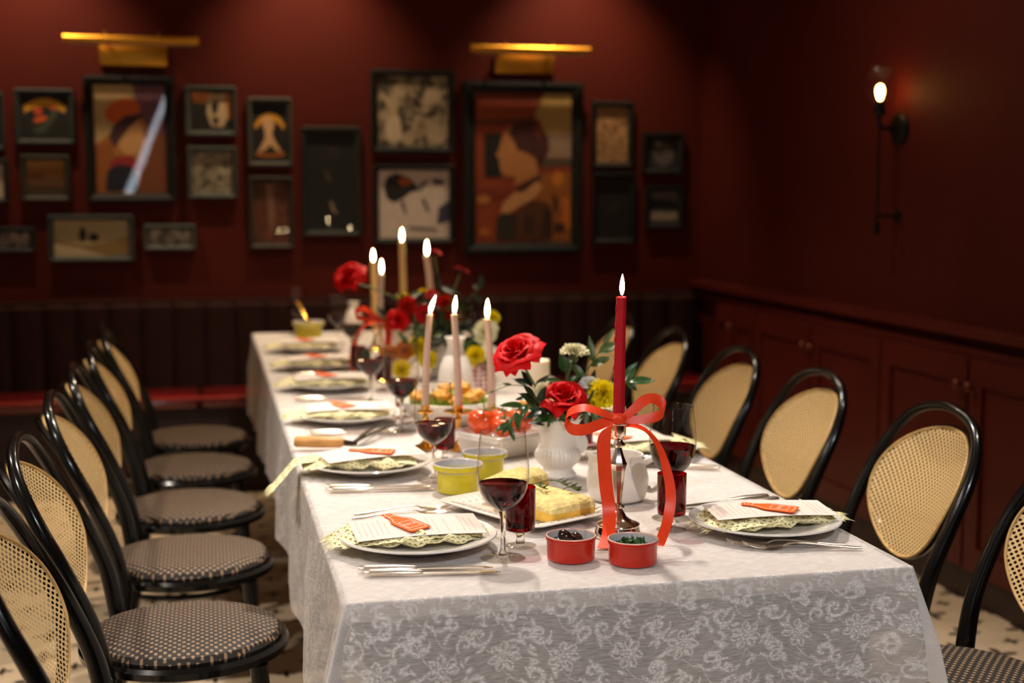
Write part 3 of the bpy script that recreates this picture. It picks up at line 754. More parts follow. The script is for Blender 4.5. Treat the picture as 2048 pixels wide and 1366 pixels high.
# ------------------------------------------------------------------ picture lamps, sconce, ceiling lamps
def picture_lamp(x, label):
    t = thing('picture_lamp', label, 'wall lamp', (x, WY, 2.02), 0, 'brass picture lamps on the back wall')
    MB().box((-0.155, -0.03, -0.045), (0.155, -0.001, 0.055), bev=0.006).build('wall_plate', M_brass_satin, t)
    for s in (-1, 1):
        MB().tube(smooth_path([(s*0.12, -0.02, 0.03), (s*0.12, -0.06, 0.088), (s*0.12, -0.10, 0.098), (s*0.12, -0.128, 0.078)]), 0.006, 8).build('arm', M_brass_satin, t)
    mb = MB().tube([(-0.302, -0.135, 0.062), (0.302, -0.135, 0.062)], 0.020, 20)
    mb.build('tube_shade', M_brass_satin, t)
    MB().box((-0.28, -0.148, 0.038), (0.28, -0.118, 0.0415)).build('light_strip', mat('unlit_lamp_strip', (150, 130, 100), 0.5, noise=0.05), t, smooth=False)
    return t
picture_lamp(-0.51, 'brass picture lamp above the orange-hat painting')
picture_lamp(1.385, 'brass picture lamp above the largest picture')

sc = thing('wall_sconce', 'dark bronze wall sconce with a glowing bulb on the right wall', 'wall lamp', (WX, 2.62, 1.615))
MB().lathe([(0, 0), (0.058, 0), (0.058, 0.012), (0.045, 0.022), (0, 0.026)], 28, M=Matrix.Rotation(-PI/2, 4, 'Y')).build('back_plate', M_iron, sc)
MB().tube(smooth_path([(-0.02, 0, 0.0), (-0.07, 0, 0.0), (-0.09, 0, 0.02), (-0.09, 0, 0.05)]), 0.008, 10).build('arm', M_iron, sc)
MB().lathe([(0, 0.045), (0.02, 0.045), (0.024, 0.06), (0.018, 0.085), (0.018, 0.10), (0, 0.10)], 20, c=(-0.09, 0, 0)).build('bulb_holder', M_iron, sc)
MB().tube([(-0.09, 0, 0.03), (-0.09, 0, -0.36)], 0.005, 8).lathe([(0, 0), (0.012, 0), (0.014, -0.03), (0.006, -0.045), (0, -0.045)], 14, c=(-0.09, 0, -0.35)).build('drop_rod', M_iron, sc)
MB().tube([(-0.09, 0, -0.325), (-0.005, 0, -0.325)], 0.005, 8).lathe([(0, 0), (0.022, 0), (0.02, 0.01), (0, 0.014)], 18, M=Matrix.Translation((0, 0, -0.325)) @ Matrix.Rotation(-PI/2, 4, 'Y')).build('lower_bracket', M_iron, sc)
MB().lathe([(0, 0.10), (0.008, 0.105), (0.014, 0.125), (0.015, 0.14), (0.010, 0.155), (0, 0.16)], 16, c=(-0.09, 0, 0)).build('bulb', emit_mat('filament_bulb', (1.0, 0.46, 0.12), 42.0), sc)
MB().lathe([(0.022, 0.085), (0.045, 0.10), (0.058, 0.13), (0.060, 0.16), (0.052, 0.20), (0.040, 0.225)], 28, c=(-0.09, 0, 0)).build('glass_shade', M_amberglass, sc)

def ceiling_lamp(loc, power, aim, cone, label, color=WARM, size=0.05):
    t = thing('ceiling_spotlight', label, 'ceiling lamp', loc, 0, 'spotlights under the ceiling')
    MB().lathe([(0.05, 0.0), (0.055, 0.0), (0.055, 0.12), (0, 0.12)], 24).build('housing', M_iron, t)
    MB().lathe([(0, 0.02), (0.048, 0.02)], 24).build('lens', emit_mat('spot_lens', (1.0, 0.85, 0.65), 3.0), t)
    v = Vector(aim)-Vector(loc)
    add_light('spot_beam', 'SPOT', (0, 0, -0.01), power, color, target=None, size=size, angle=cone, blend=0.9, parent=t).rotation_euler = v.to_track_quat('-Z', 'Y').to_euler()
    return t
names = ['over the near half of the table', 'over the far half of the table', 'left of the table, farther one', 'left of the table, nearer one', 'right of the table by the cupboards', 'before the near end of the table, added unseen fill', 'washing the right-hand wall, added unseen fill']
for (loc, pw, aim, cone), nm in zip(DOWN, names):
    ceiling_lamp(loc, pw, aim, cone, 'black ceiling spotlight '+nm, (0.93, 0.95, 1.0) if 'before' in nm else ((1.0, 0.80, 0.58) if 'far half' in nm else WARM))
for (loc, pw, aim, cone), nm in zip(WASH, ['left', 'middle', 'right']):
    ceiling_lamp(loc, pw, aim, cone, 'black ceiling spotlight before the picture wall, %s one' % nm, WARM2, 0.03)

# ------------------------------------------------------------------ table and cloth
tb = thing('dining_table', 'long dining table hidden under the white damask cloth', 'table', (TW/2, TL/2, 0))
MB().box((-TW/2+0.004, -TL/2+0.004, 0.715), (TW/2-0.004, TL/2-0.004, TZ-0.004)).build('tabletop', M_tabletop, tb, smooth=False)
for sy in (-1, 1):  # added unseen dark panels keeping lit floor from showing through the cloth
    MB().box((-TW/2+0.05, sy*(TL/2-0.055)-0.012, 0.535), (TW/2-0.05, sy*(TL/2-0.055)+0.012, 0.715)).build('backing_panel', M_base, tb, smooth=False)
for sx in (-1, 1):
    MB().box((sx*(TW/2-0.055)-0.012, -TL/2+0.07, 0.60), (sx*(TW/2-0.055)+0.012, TL/2-0.07, 0.715)).build('backing_panel', M_base, tb, smooth=False)
for sx in (-1, 1):
    for sy in (-1, 0, 1):
        MB().box((sx*0.36-0.03, sy*1.9-0.03, 0.0), (sx*0.36+0.03, sy*1.9+0.03, 0.715), bev=0.006).build('leg', M_base, tb)

def lace_image(w, h, res, seed):
    """scroll and blossom motif of the damask rasterised on a grid (value 0..1)"""
    nx, ny = int(w/res)+1, int(h/res)+1
    img = np.zeros((ny, nx))
    X, Y = np.meshgrid(np.arange(nx)*res, np.arange(ny)*res)
    rng = random.Random(seed)
    def stroke(pts, wd):
        for k, (px, py) in enumerate(pts):
            ww = wd[k] if isinstance(wd, list) else wd
            r = ww*1.6
            i0, i1 = int((px-r)/res), int((px+r)/res)+2; j0, j1 = int((py-r)/res), int((py+r)/res)+2
            i0, j0 = max(0, i0), max(0, j0)
            if i0 >= nx or j0 >= ny or i1 <= 0 or j1 <= 0: continue
            d = np.hypot(X[j0:j1, i0:i1]-px, Y[j0:j1, i0:i1]-py)
            img[j0:j1, i0:i1] = np.maximum(img[j0:j1, i0:i1], np.clip(1.6-d/ww, 0, 1))
    def spiral(cx, cy, R, turns, a0, sgn, wd):
        n = int(60*turns); P = []; W = []
        for k in range(n+1):
            t = k/n; a = a0+sgn*turns*2*PI*t; r = R*(1-0.88*t)
            P.append((cx+r*math.cos(a), cy+r*math.sin(a))); W.append(wd*(0.5+0.9*math.sin(PI*min(1, t*1.05))))
        stroke(P, W)
    def leafblob(cx, cy, a, ln, wd):
        P = [(cx+math.cos(a)*ln*t+math.cos(a+1.57)*0.15*ln*math.sin(PI*t), cy+math.sin(a)*ln*t+math.sin(a+1.57)*0.15*ln*math.sin(PI*t)) for t in np.linspace(0, 1, 14)]
        stroke(P, [wd*math.sin(PI*(0.08+0.86*t)) for t in np.linspace(0, 1, 14)])
    def blossom(cx, cy, R):
        for k in range(7):
            a = 2*PI*k/7+rng.random()*0.4
            for sd in (-1, 1):
                stroke([(cx+R*(0.25+0.8*t)*math.cos(a+sd*0.36*math.sin(PI*t)), cy+R*(0.25+0.8*t)*math.sin(a+sd*0.36*math.sin(PI*t))) for t in np.linspace(0, 1, 26)], 0.0019)
            leafblob(cx+0.5*R*math.cos(a), cy+0.5*R*math.sin(a), a+0.2, R*0.4, R*0.07)
        for k in range(26):
            a = 2*PI*k/26; stroke([(cx+0.26*R*math.cos(a), cy+0.26*R*math.sin(a))], R*0.055)
        stroke([(cx, cy)], R*0.1)
    px, py = 0.150, 0.18
    for gy in range(-1, int(h/py)+2):
        for gx in range(-1, int(w/px)+2):
            ox = gx*px+(0.5*px if gy % 2 else 0)+rng.uniform(-.008, .008); oy = gy*py+rng.uniform(-.008, .008)
            blossom(ox, oy, 0.038)
            spiral(ox+0.072, oy+0.05, 0.034, 1.25, PI*0.9, -1, 0.0042)
            spiral(ox-0.060, oy-0.065, 0.030, 1.2, -0.2, 1, 0.0040)
            spiral(ox+0.055, oy-0.055, 0.022, 1.1, 2.2, 1, 0.0032)
            spiral(ox-0.055, oy+0.075, 0.020, 1.1, -1.2, -1, 0.0032)
            # trailing tendrils
            P = [(ox+0.01*math.sin(t*6)+t*0.10, oy+0.04+0.075*t+0.012*math.sin(9*t)) for t in np.linspace(0, 1, 60)]; stroke(P, 0.0014)
            P = [(ox-0.02-0.09*t, oy-0.02-0.07*t+0.014*math.sin(8*t)) for t in np.linspace(0, 1, 60)]; stroke(P, 0.0014)
            P = [(ox+0.02+0.07*t, oy-0.03-0.10*t+0.012*math.sin(11*t)) for t in np.linspace(0, 1, 60)]; stroke(P, 0.0012)
            for k in range(15):
                a = rng.random()*6.28; r = rng.uniform(0.045, 0.10)
                leafblob(ox+r*math.cos(a), oy+r*math.sin(a), rng.random()*6.28, rng.uniform(0.016, 0.034), rng.uniform(0.003, 0.0062))
    return img

def make_cloth():
    verts, faces, uvs, lace = [], [], [], []
    def add_grid(us, vs, fn, img=None, res=None, top=0.0):
        i0 = len(verts); nu, nv = len(us), len(vs)
        for v in vs:
            for u in us:
                verts.append(fn(u, v)); uvs.append((u, v))
                if img is None: lace.append(top)
                else:
                    j = min(img.shape[0]-1, max(0, int(abs(v)/res))); i = min(img.shape[1]-1, max(0, int(u/res)))
                    lace.append(float(img[j, i]))
        for j in range(nv-1):
            for i in range(nu-1):
                a = i0+j*nu+i
                faces.append((a, a+1, a+nu+1, a+nu))
    Z = TZ
    R = 0.006
    # perimeter as one drop: s runs left side (far->near), front, right side; v = distance over the edge
    def hem_front(x):
        return 0.245-0.05*(x/TW)+0.010*math.sin(x*17)+0.006*math.sin(x*41+1)
    def drop_point(x, y, nx, ny, d, flare, wav):
        # quarter round edge, then hang
        if d < R*1.57:
            a = d/R
            return (x+nx*R*math.sin(a), y+ny*R*math.sin(a), Z-R*(1-math.cos(a)))
        h = d-R*1.57
        o = R+flare*h+wav*min(1, h/0.12)
        return (x+nx*o, y+ny*o, Z-R-h)
    # top
    img_t = lace_image(TW, TL, 0.008, 5)
    add_grid(list(np.linspace(0, TW, 110)), list(np.linspace(0, TL, 470)), lambda u, v: (u, v, Z), img_t*0.3, 0.008)
    # front drop with the fine motif
    res = 0.0017
    KF = 0.66
    img_f = lace_image(TW/KF, 0.25/KF, res/KF, 11)
    nd = int(0.24/res)
    def front(u, v):
        H = hem_front(u); d = v/0.24*H
        e = 0.055*math.exp(-((TW-u)/0.05)**2)+0.02*math.exp(-(u/0.05)**2)
        wav = 0.004*math.sin(u*23)+0.003*math.sin(u*9+1)+e*0.35
        pnt = drop_point(u, 0, 0, -1, d, 0.03, wav)
        sx = (0.12*max(0, (u-TW+0.12)/0.12)**2*max(0, d-0.01) if u > TW-0.12 else 0)
        sx -= (0.10*max(0, (0.10-u)/0.10)**2*max(0, d-0.01) if u < 0.10 else 0)
        return (pnt[0]+sx, pnt[1], pnt[2])
    add_grid(list(np.linspace(0, TW, int(TW/res))), list(np.linspace(0, 0.24, nd)), front, img_f, res)
    img_s = lace_image(TL, 0.32, 0.008, 3)
    def side(sgn):
        def fn(u, v):
            # u along y
            H = (0.31 if sgn < 0 else 0.232)+0.015*math.sin(u*2.1)*(sgn < 0)+0.006*math.sin(u*7.3)+0.005*math.sin(u*31)
            near = max([math.exp(-((u-c_)/0.13)**4) for c_ in (0.205, 0.80, 1.41, 1.98, 2.57, 3.15)])
            d = v/0.31*H
            corner = math.exp(-(u/0.06)**2)
            wav = (0.008*math.sin(u*5.2)+0.006*math.sin(u*13+0.7)+0.008)*(1-near)+corner*0.015
            x = 0 if sgn < 0 else TW
            pnt = drop_point(x, u, sgn, 0, d, 0.03*(1-near)+0.004, wav)
            cy = -0.22*max(0, (0.12-u)/0.12)**2*max(0, d-0.01) if u < 0.12 else 0
            return (pnt[0], pnt[1]+cy, pnt[2])
        return fn
    ys = sorted(set(list(np.linspace(0, 0.2, 40))+list(np.linspace(0.2, TL, 380))))
    for sgn in (-1, 1):
        add_grid(ys, list(np.linspace(0, 0.31, 40)), side(sgn), img_s*0.4, 0.008)
    # far end drop
    add_grid(list(np.linspace(0, TW, 60)), list(np.linspace(0, 0.24, 16)), lambda u, v: drop_point(u, TL, 0, 1, v, 0.02, 0.004*math.sin(u*20)), None, None, 0.3)
    # corner folds: bridge the front drop and the side drops with a soft rounded cone
    def corner(x0, sgn):
        def fn(u, v):
            H = hem_front(0 if sgn < 0 else TW)*(1-u)+0.30*u
            d = v/0.24*H
            f = front(0 if sgn < 0 else TW, v); sd = side(sgn)(0.0, v/0.24*0.31)
            k = u
            bulge = 0.5*math.sin(PI*k)*max(0, d-0.004)
            px = f[0]*(1-k)+sd[0]*k+sgn*bulge*0.16; py = f[1]*(1-k)+sd[1]*k-bulge*0.16
            return (px, py, f[2]*(1-k)+sd[2]*k-0.02*math.sin(PI*k)*v/0.24)
        return fn
    for x0, sgn in ((0, -1), (TW, 1)):
        add_grid(list(np.linspace(0, 1, 20)), list(np.linspace(0, 0.24, 60)), corner(x0, sgn), None, None, 0.55)
    me = bpy.data.meshes.new('tablecloth')
    me.from_pydata(verts, [], faces)
    me.materials.append(M_cloth)
    me.polygons.foreach_set('use_smooth', [True]*len(me.polygons))
    uvl = me.uv_layers.new(name='UVMap')
    li = np.zeros(len(me.loops), dtype=np.int32); me.loops.foreach_get('vertex_index', li)
    uvl.data.foreach_set('uv', np.array(uvs)[li].ravel())
    at = me.attributes.new('lace', 'FLOAT', 'POINT'); at.data.foreach_set('value', np.array(lace, dtype=np.float32))
    me.update()
    o = bpy.data.objects.new('tablecloth', me); C.objects.link(o)
    tag(o, 'white damask tablecloth with floral scrolls draped over the long table', 'tablecloth')
make_cloth()

# ------------------------------------------------------------------ chairs (front of the chair = +X)
def chair_x(z):
    P = [(0.44, -0.146), (0.55, -0.168), (0.65, -0.208), (0.75, -0.258), (0.85, -0.306), (0.95, -0.338)]
    return float(np.interp(z, [p[0] for p in P], [p[1] for p in P]))
def make_chair(label, group):
    t = thing('cane_back_chair', label, 'chair', (0, 0, 0), 0, group)
    MB().lathe([(0, 0.428), (0.200, 0.428), (0.212, 0.434), (0.214, 0.448), (0.208, 0.456), (0, 0.456)], 48).build('seat_frame', M_black, t)
    MB().lathe([(0.196, 0.455), (0.199, 0.462), (0.192, 0.473), (0.165, 0.481), (0.10, 0.486), (0, 0.488)], 56).build('seat_cushion', M_seat, t)
    loop = [(chair_x(0.44), 0.196, 0.44), (chair_x(0.55), 0.205, 0.55), (chair_x(0.66), 0.208, 0.66), (chair_x(0.75), 0.200, 0.75), (chair_x(0.82), 0.170, 0.82), (chair_x(0.866), 0.110, 0.866), (chair_x(0.886), 0.0, 0.886)]
    full = loop+[(x, -y, z) for x, y, z in reversed(loop[:-1])]
    sp = smooth_path(full, 6)
    rad = [float(np.interp(p.z, [0.44, 0.60, 0.75, 0.84, 0.89], [0.0195, 0.0165, 0.0142, 0.0122, 0.0112])) for p in sp]
    MB().tube(sp, rad, 14).build('back_hoop', M_black, t)
    # cane panel: egg wider above
    def egg(a, k=1.0):
        y = 0.174*math.sin(a)*(1+0.15*math.cos(a))*k
        z = 0.688+0.145*math.cos(a)*k
        return y, z
    mb = MB()
    nr, na = 10, 48
    c = mb.verts([(chair_x(0.688)-0.036, 0, 0.688)]); mb.uv[c] = (0, 0.688)
    rings = []
    for r in range(1, nr+1):
        i0 = len(mb.v)
        for k in range(na):
            y, z = egg(2*PI*k/na, r/nr)
            mb.v.append((chair_x(z)-0.036+0.040*(y/0.174)**2, y, z)); mb.uv[len(mb.v)-1] = (y, z)
        rings.append(i0)
    for k in range(na): mb.face((c, rings[0]+k, rings[0]+(k+1) % na))
    for a, b in zip(rings[:-1], rings[1:]):
        for k in range(na): mb.face((a+k, b+k, b+(k+1) % na, a+(k+1) % na))
    cn = mb.build('cane_panel', M_cane, t)
    edge = []
    for k in range(72):
        a = 2*PI*k/72; y, z = egg(a)
        edge.append((chair_x(z)-0.036+0.040*(y/0.174)**2, y, z))
    MB().tube(edge, 0.0032, 8, closed=True).build('binding', M_canerim, cn)
    back = [(x-0.012, y*0.99, 0.688+(z-0.688)*0.985) for x, y, z in edge]
    MB().tube(back, 0.0085, 8, closed=True).build('panel_frame', M_black, t)
    for s in (-1, 1):
        MB().tube(smooth_path([(-0.200, s*0.208, 0.0), (-0.166, s*0.200, 0.2), (chair_x(0.44), s*0.196, 0.445)], 5), [0.012+0.0085*i/10 for i in range(11)], 12).build('leg', M_black, t)
        MB().tube(smooth_path([(0.185, s*0.165, 0.0), (0.165, s*0.150, 0.2), (0.145, s*0.135, 0.43)], 5), [0.012+0.007*i/10 for i in range(11)], 12).build('leg', M_black, t)
    MB().tube([(0.185*math.cos(a)*0.98-0.03, 0.17*math.sin(a), 0.24) for a in [2*PI*k/36 for k in range(36)]], 0.009, 8, closed=True).build('stretcher_ring', M_black, t)
    return t
GL, GR = 'cane-backed chairs along the left side of the table', 'cane-backed chairs along the right side of the table'
ordl = ['nearest the camera, cut off by the left photo edge', 'second from the camera on the left, its whole seat in view', 'third from the camera on the left', 'fourth from the camera on the left', 'fifth from the camera on the left', 'farthest on the left, next to the banquette']
ch0 = make_chair('black bentwood cane-backed chair '+ordl[0], GL)
ch0.location = (-0.238, 0.205, 0)
for k, y in enumerate((0.80, 1.41, 1.98, 2.57, 3.15)):
    dup(ch0, (-0.258, y, 0), 0, 'black bentwood cane-backed chair '+ordl[k+1], GL)
ordr = ['nearest the camera on the right, cut off by the photo edge', 'second from the camera on the right, its back fully in view', 'third from the camera on the right', 'fourth from the camera on the right', 'fifth from the camera on the right', 'farthest on the right, half hidden behind the flowers and red candle']
for k, (x, y) in enumerate(((1.142, 0.185), (1.142, 0.765), (1.138, 1.40), (1.138, 1.98), (1.138, 2.60), (1.14, 3.22))):
    dup(ch0, (x, y, 0), PI, 'black bentwood cane-backed chair '+ordr[k], GR)

# ------------------------------------------------------------------ place settings
def make_plate(label):
    o = MB().lathe([(0, 0.001), (0.062, 0.001), (0.066, 0.0), (0.070, 0.001), (0.074, 0.005), (0.100, 0.012), (0.136, 0.0215), (0.1405, 0.0235), (0.1395, 0.0262), (0.134, 0.0258),
                    (0.100, 0.0165), (0.082, 0.0105), (0.06, 0.0085), (0, 0.008)], 72).build('dinner_plate', M_porc, loc=(0, 0, 0))
    return tag(o, label, 'plate', 'white dinner plates of the place settings')
def make_napkin(label, seed, over=0.0):
    """long folded cloth: a puffy roll of three layers with fringed ends; over = how far the left end hangs over"""
    rng = random.Random(seed)
    t = thing('folded_napkin', label, 'napkin', (0, 0, 0), 0, 'pale yellow block-printed napkins')
    Ln = 0.255; Wd = 0.135
    ph = [rng.uniform(0, 6) for _ in range(6)]
    mb = MB()
    def prof(u, v):
        # u 0..1 along x ; v 0..1 round the folded section
        x = -Ln/2+u*Ln
        endf = math.sin(PI*min(1, max(0, u)))**0.5
        th = 0.016*endf+0.005
        wobble = 0.006*math.sin(7*u+ph[0])+0.004*math.sin(15*u+ph[1])
        a = 2*PI*v
        y = (Wd/2)*(0.78+0.22*endf)*math.copysign(abs(math.cos(a))**0.6, math.cos(a))+wobble
        z = th*(0.5+0.5*math.copysign(abs(math.sin(a))**0.8, math.sin(a)))
        z += 0.004*math.sin(22*u+ph[2]+2*v*6.28)*endf+0.003*math.sin(40*u+y*60+ph[3])*endf
        z = max(z, 0.0005)
        return (x, y, z+0.002)
    mb.grid(prof, 60, 28, uvfn=lambda u, v: (u*Ln*1.05, v*Wd*2.1))
    # a loose upper fold edge along the near side
    def fold(u, v):
        x = -Ln/2*0.9+u*Ln*0.92
        y = -Wd/2*0.9-0.006+0.010*math.sin(5*u+ph[4])+v*Wd*0.75
        z = 0.009+0.016*math.sin(PI*min(1, 0.15+v*0.8))*math.sin(PI*(0.06+0.88*u))+0.0012*math.sin(18*u+ph[5])*(1-v)
        return (x, y, z)
    mb.grid(fold, 50, 8, uvfn=lambda u, v: (u*Ln, 0.4+v*Wd))
    mb.build('cloth', M_napkin, t)
    # corner flap with fringe at both ends
    for sgn in ((-1, 1) if over <= 0 else (-1,)):
        mb = MB()
        def flap(u, v):
            hw = 0.034 if over > 0 else 0.055*(1-0.55*u)
            x = sgn*(Ln/2-0.03+u*(0.045+over)); y = hw*(2*v-1)+0.01*math.sin(4*v+ph[1])
            z = 0.014*(1-u)+0.006+0.004*math.sin(9*v+ph[2])
            d = max(0, u*(0.055+over)-0.05)
            return (x, y, z-d*0.9*(1 if over > 0 else 0))
        mb.grid(flap, 14, 12, uvfn=lambda u, v: (u*0.07, v*0.11))
        f = mb.build('end_flap', M_napkin, t)
        mb = MB()
        for k in range(26):
            p0 = Vector(flap(0.96, (k+0.5)/26)); ln = rng.uniform(0.008, 0.018)
            p1 = p0+Vector((sgn*ln, rng.uniform(-.004, .004), -0.004 if over <= 0 else -ln*0.9))
            mb.tube([p0, (p0+p1)/2+Vector((0, 0, 0.001)), p1], [0.0011, 0.0009, 0.0004], 5)
        mb.build('fringe', mat('napkin_fringe', (240, 232, 186), 0.85, noise=0.05), f)
    return t
def text_mesh(mb, txt, size, origin, ex, ey, n, mi):
    cu = bpy.data.curves.new('tmp', 'FONT'); cu.body = txt; cu.size = size; cu.align_x = 'CENTER'; cu.align_y = 'CENTER'; cu.resolution_u = 2
    ob = bpy.data.objects.new('tmp', cu); C.objects.link(ob)
    dg = bpy.context.evaluated_depsgraph_get()
    me = bpy.data.meshes.new_from_object(ob.evaluated_get(dg))
    i0 = mb.verts([Vector(origin)+Vector(ex)*v.co.x+Vector(ey)*v.co.y+Vector(n) for v in me.vertices])
    for p in me.polygons: mb.face([i0+k for k in p.vertices], mi)
    bpy.data.objects.remove(ob); bpy.data.curves.remove(cu); bpy.data.meshes.remove(me)

BOTTLE = [(-0.062, -0.013), (-0.066, -0.006), (-0.066, 0.006), (-0.062, 0.013), (-0.038, 0.013), (-0.024, 0.018), (-0.010, 0.027), (0.004, 0.029), (0.058, 0.029), (0.064, 0.024), (0.064, -0.024), (0.058, -0.029), (0.004, -0.029), (-0.010, -0.027), (-0.024, -0.018), (-0.038, -0.013)]
def make_card(label, rot=-0.85, off=(0.0, 0.0)):
    """narrow menu card with a die-cut orange bottle"""
    t = thing('menu_card', label, 'menu card', (0, 0, 0), 0, 'menu cards lying on the napkins')
    Ln, Wd = 0.228, 0.098
    mb = MB()
    def sheet(u, v):
        x = -Ln/2+u*Ln; y = -Wd/2+v*Wd
        return (x, y, 0.004*math.cos((u-0.5)*3.0)+0.003*(v-0.5))
    mb.grid(sheet, 16, 4); mb.grid(lambda u, v: (lambda p: (p[0], p[1], p[2]-0.0006))(sheet(u, v)), 16, 4)
    rng = random.Random(3)
    # salmon columns of fine print, reading across the card
    for k in range(22):
        x = -Ln/2+0.010+k*0.0096
        if -0.030 < x-off[0] < 0.034: continue
        if rng.random() < 0.2: continue
        y = -Wd/2+rng.uniform(0.008, 0.02); end = Wd/2-rng.uniform(0.006, 0.03)
        while y < end:
            l = rng.uniform(0.004, 0.012)
            z = 0.004*math.cos((x/Ln)*3.0)+0.003*(y/Wd)+0.0004
            mb.poly([(x, y, z), (x+0.0015, y, z), (x+0.0015, y+l, z), (x, y+l, z)], 1)
            y += l+0.0022
    mb.build('card', [M_paper, M_ink], t, angle=60)
    c, s = math.cos(rot), math.sin(rot)
    K = 0.80
    T = lambda p, z: (off[0]+K*(c*p[0]-s*p[1]), off[1]+K*(s*p[0]+c*p[1]), z)
    mb = MB()
    B = BOTTLE
    zb = 0.0072
    n = len(B)
    a = mb.verts([T(p, zb) for p in B]); b_ = mb.verts([T(p, zb-0.0012) for p in B])
    mb.face([a+k for k in reversed(range(n))], 0); mb.face([b_+k for k in range(n)], 0)
    for k in range(n): mb.face((a+k, b_+k, b_+(k+1) % n, a+(k+1) % n), 0)
    def outline(pts, wd, closed=True):
        m = len(pts)
        for k in range(m if closed else m-1):
            p, q = Vector(pts[k]+(0,)), Vector(pts[(k+1) % m]+(0,))
            d = (q-p); 
            if d.length < 1e-6: continue
            d.normalize(); nn = Vector((-d.y, d.x, 0))*wd/2
            mb.poly([T((v.x, v.y), zb+0.0005) for v in (p-nn-d*wd/2, q-nn+d*wd/2, q+nn+d*wd/2, p+nn-d*wd/2)], 1)
    inner = [(x*0.90, y*0.74) for x, y in B]
    outline(inner[:11][0:10]+inner[10:11]+inner[11:], 0.0018)
    outline([(0.004, -0.016), (0.004, 0.016), (0.044, 0.016), (0.044, -0.016)], 0.0014)
    outline([(-0.040, -0.008), (-0.040, 0.008)], 0.0014, False)
    mb_text_o = T((0.024, 0.0), zb+0.0005)
    text_mesh(mb, 'NICE', 0.0108, mb_text_o, (-s, c, 0), (-c, -s, 0), (0, 0, 0.0001), 1)
    text_mesh(mb, 'N', 0.0064, T((-0.050, 0.0), zb+0.0005), (-s, c, 0), (-c, -s, 0), (0, 0, 0.0001), 1)
    mb.build('bottle_cutout', [M_print, M_printw], t, smooth=False)
    return t

def make_knife(label):
    t = thing('table_knife', label, 'knife', (0, 0, 0), 0, 'steel knives laid beside the plates')
    # lies along +X, handle first
    MB().tube([(0, 0, 0.006), (0.003, 0, 0.006), (0.012, 0, 0.006), (0.06, 0, 0.0062), (0.092, 0, 0.0055), (0.096, 0, 0.005)], [0.0045, 0.0072, 0.0088, 0.0085, 0.0062, 0.0045], 14, flat=(1.0, 0.62)).build('handle', M_cutlery, t)
    mb = MB()
    def bl(u, v):
        x = 0.095+u*0.128
        wd = 0.0065+0.0035*math.sin(PI*min(1, u*0.9+0.05)); tip = 1 if u < 0.85 else max(0.12, 1-((u-0.85)/0.15)**2)
        y = -wd*0.7+v*wd*2*tip*0.86
        return (x, y, 0.0042+0.0006*math.sin(PI*v))
    mb.grid(bl, 20, 4); mb.grid(lambda u, v: (lambda p: (p[0], p[1], 0.0032))(bl(u, 1-v)), 20, 4)
    mb.build('blade', M_steel, t, angle=60)
    return t
def make_fork(label):
    t = thing('table_fork', label, 'fork', (0, 0, 0), 0, 'steel forks laid beside the plates')
    # lies along +X, handle end first, tines at +X pointing up-down curved
    hp = [(0, 0, 0.0035), (0.02, 0, 0.004), (0.06, 0, 0.0075), (0.10, 0, 0.011), (0.125, 0, 0.010), (0.137, 0, 0.005)]
    sp = smooth_path(hp, 5)
    rd = [float(np.interp(p.x, [0, 0.02, 0.06, 0.11, 0.137], [0.0052, 0.0068, 0.0040, 0.0028, 0.0036])) for p in sp]
    MB().tube(sp, rd, 10, flat=(1, 0.42)).build('handle', M_cutlery, t)
    mb = MB()
    def z_of(x): return float(np.interp(x, [0.135, 0.15, 0.165, 0.185, 0.20, 0.208], [0.0055, 0.0028, 0.002, 0.0035, 0.0075, 0.0105]))
    def palm(u, v):
        x = 0.134+u*0.034; wd = 0.0036+0.0082*min(1, u*1.7)
        return (x, -wd+2*wd*v, z_of(x)+0.0012*(2*v-1)**2)
    mb.grid(palm, 12, 8); mb.grid(lambda u, v: (lambda p: (p[0], p[1], p[2]-0.0014))(palm(u, 1-v)), 12, 8)
    for k in range(4):
        y = -0.0098+k*0.00653
        xs_ = np.linspace(0.166, 0.208, 9)
        mb.tube([(x, y*(1-0.05*i/8), z_of(x)+0.0006) for i, x in enumerate(xs_)], [0.0016-0.0008*i/8 for i in range(9)], 6, flat=(1, 0.7))
    mb.build('tines', M_steel, t, angle=60)
    return t

pl0 = make_plate('white dinner plate at the front left corner of the table')
nk0 = make_napkin('pale yellow printed napkin folded on the front left plate', 1)
nk1 = make_napkin('pale yellow printed napkin on the second left plate, fringed end hanging over the edge', 2, over=0.055)
nk2 = make_napkin('pale yellow printed napkin on the front right plate, fringed corner sticking out', 5)
cd0 = make_card('menu card on the front left plate, orange bottle logo fully visible', -1.10, (-0.022, 0.016))
cd2 = make_card('menu card on the front right plate, bottle logo turned sideways', -0.62, (0.0, 0.0))
kn0 = make_knife('front left place: farther knife of the pair')
fk0 = make_fork('front right place: farther fork of the pair in front of the plate')
placeL = [(0.156, 0.298), (0.150, 0.975), (0.168, 1.660), (0.178, 2.300), (0.188, 2.820), (0.190, 3.380)]
wordL = ['front left', 'second left', 'third left', 'fourth left', 'fifth left', 'farthest left']
PZ = TZ+0.0015
rotsL = [0.02, -0.05, -0.10, -0.02, 0.05, 0.02]
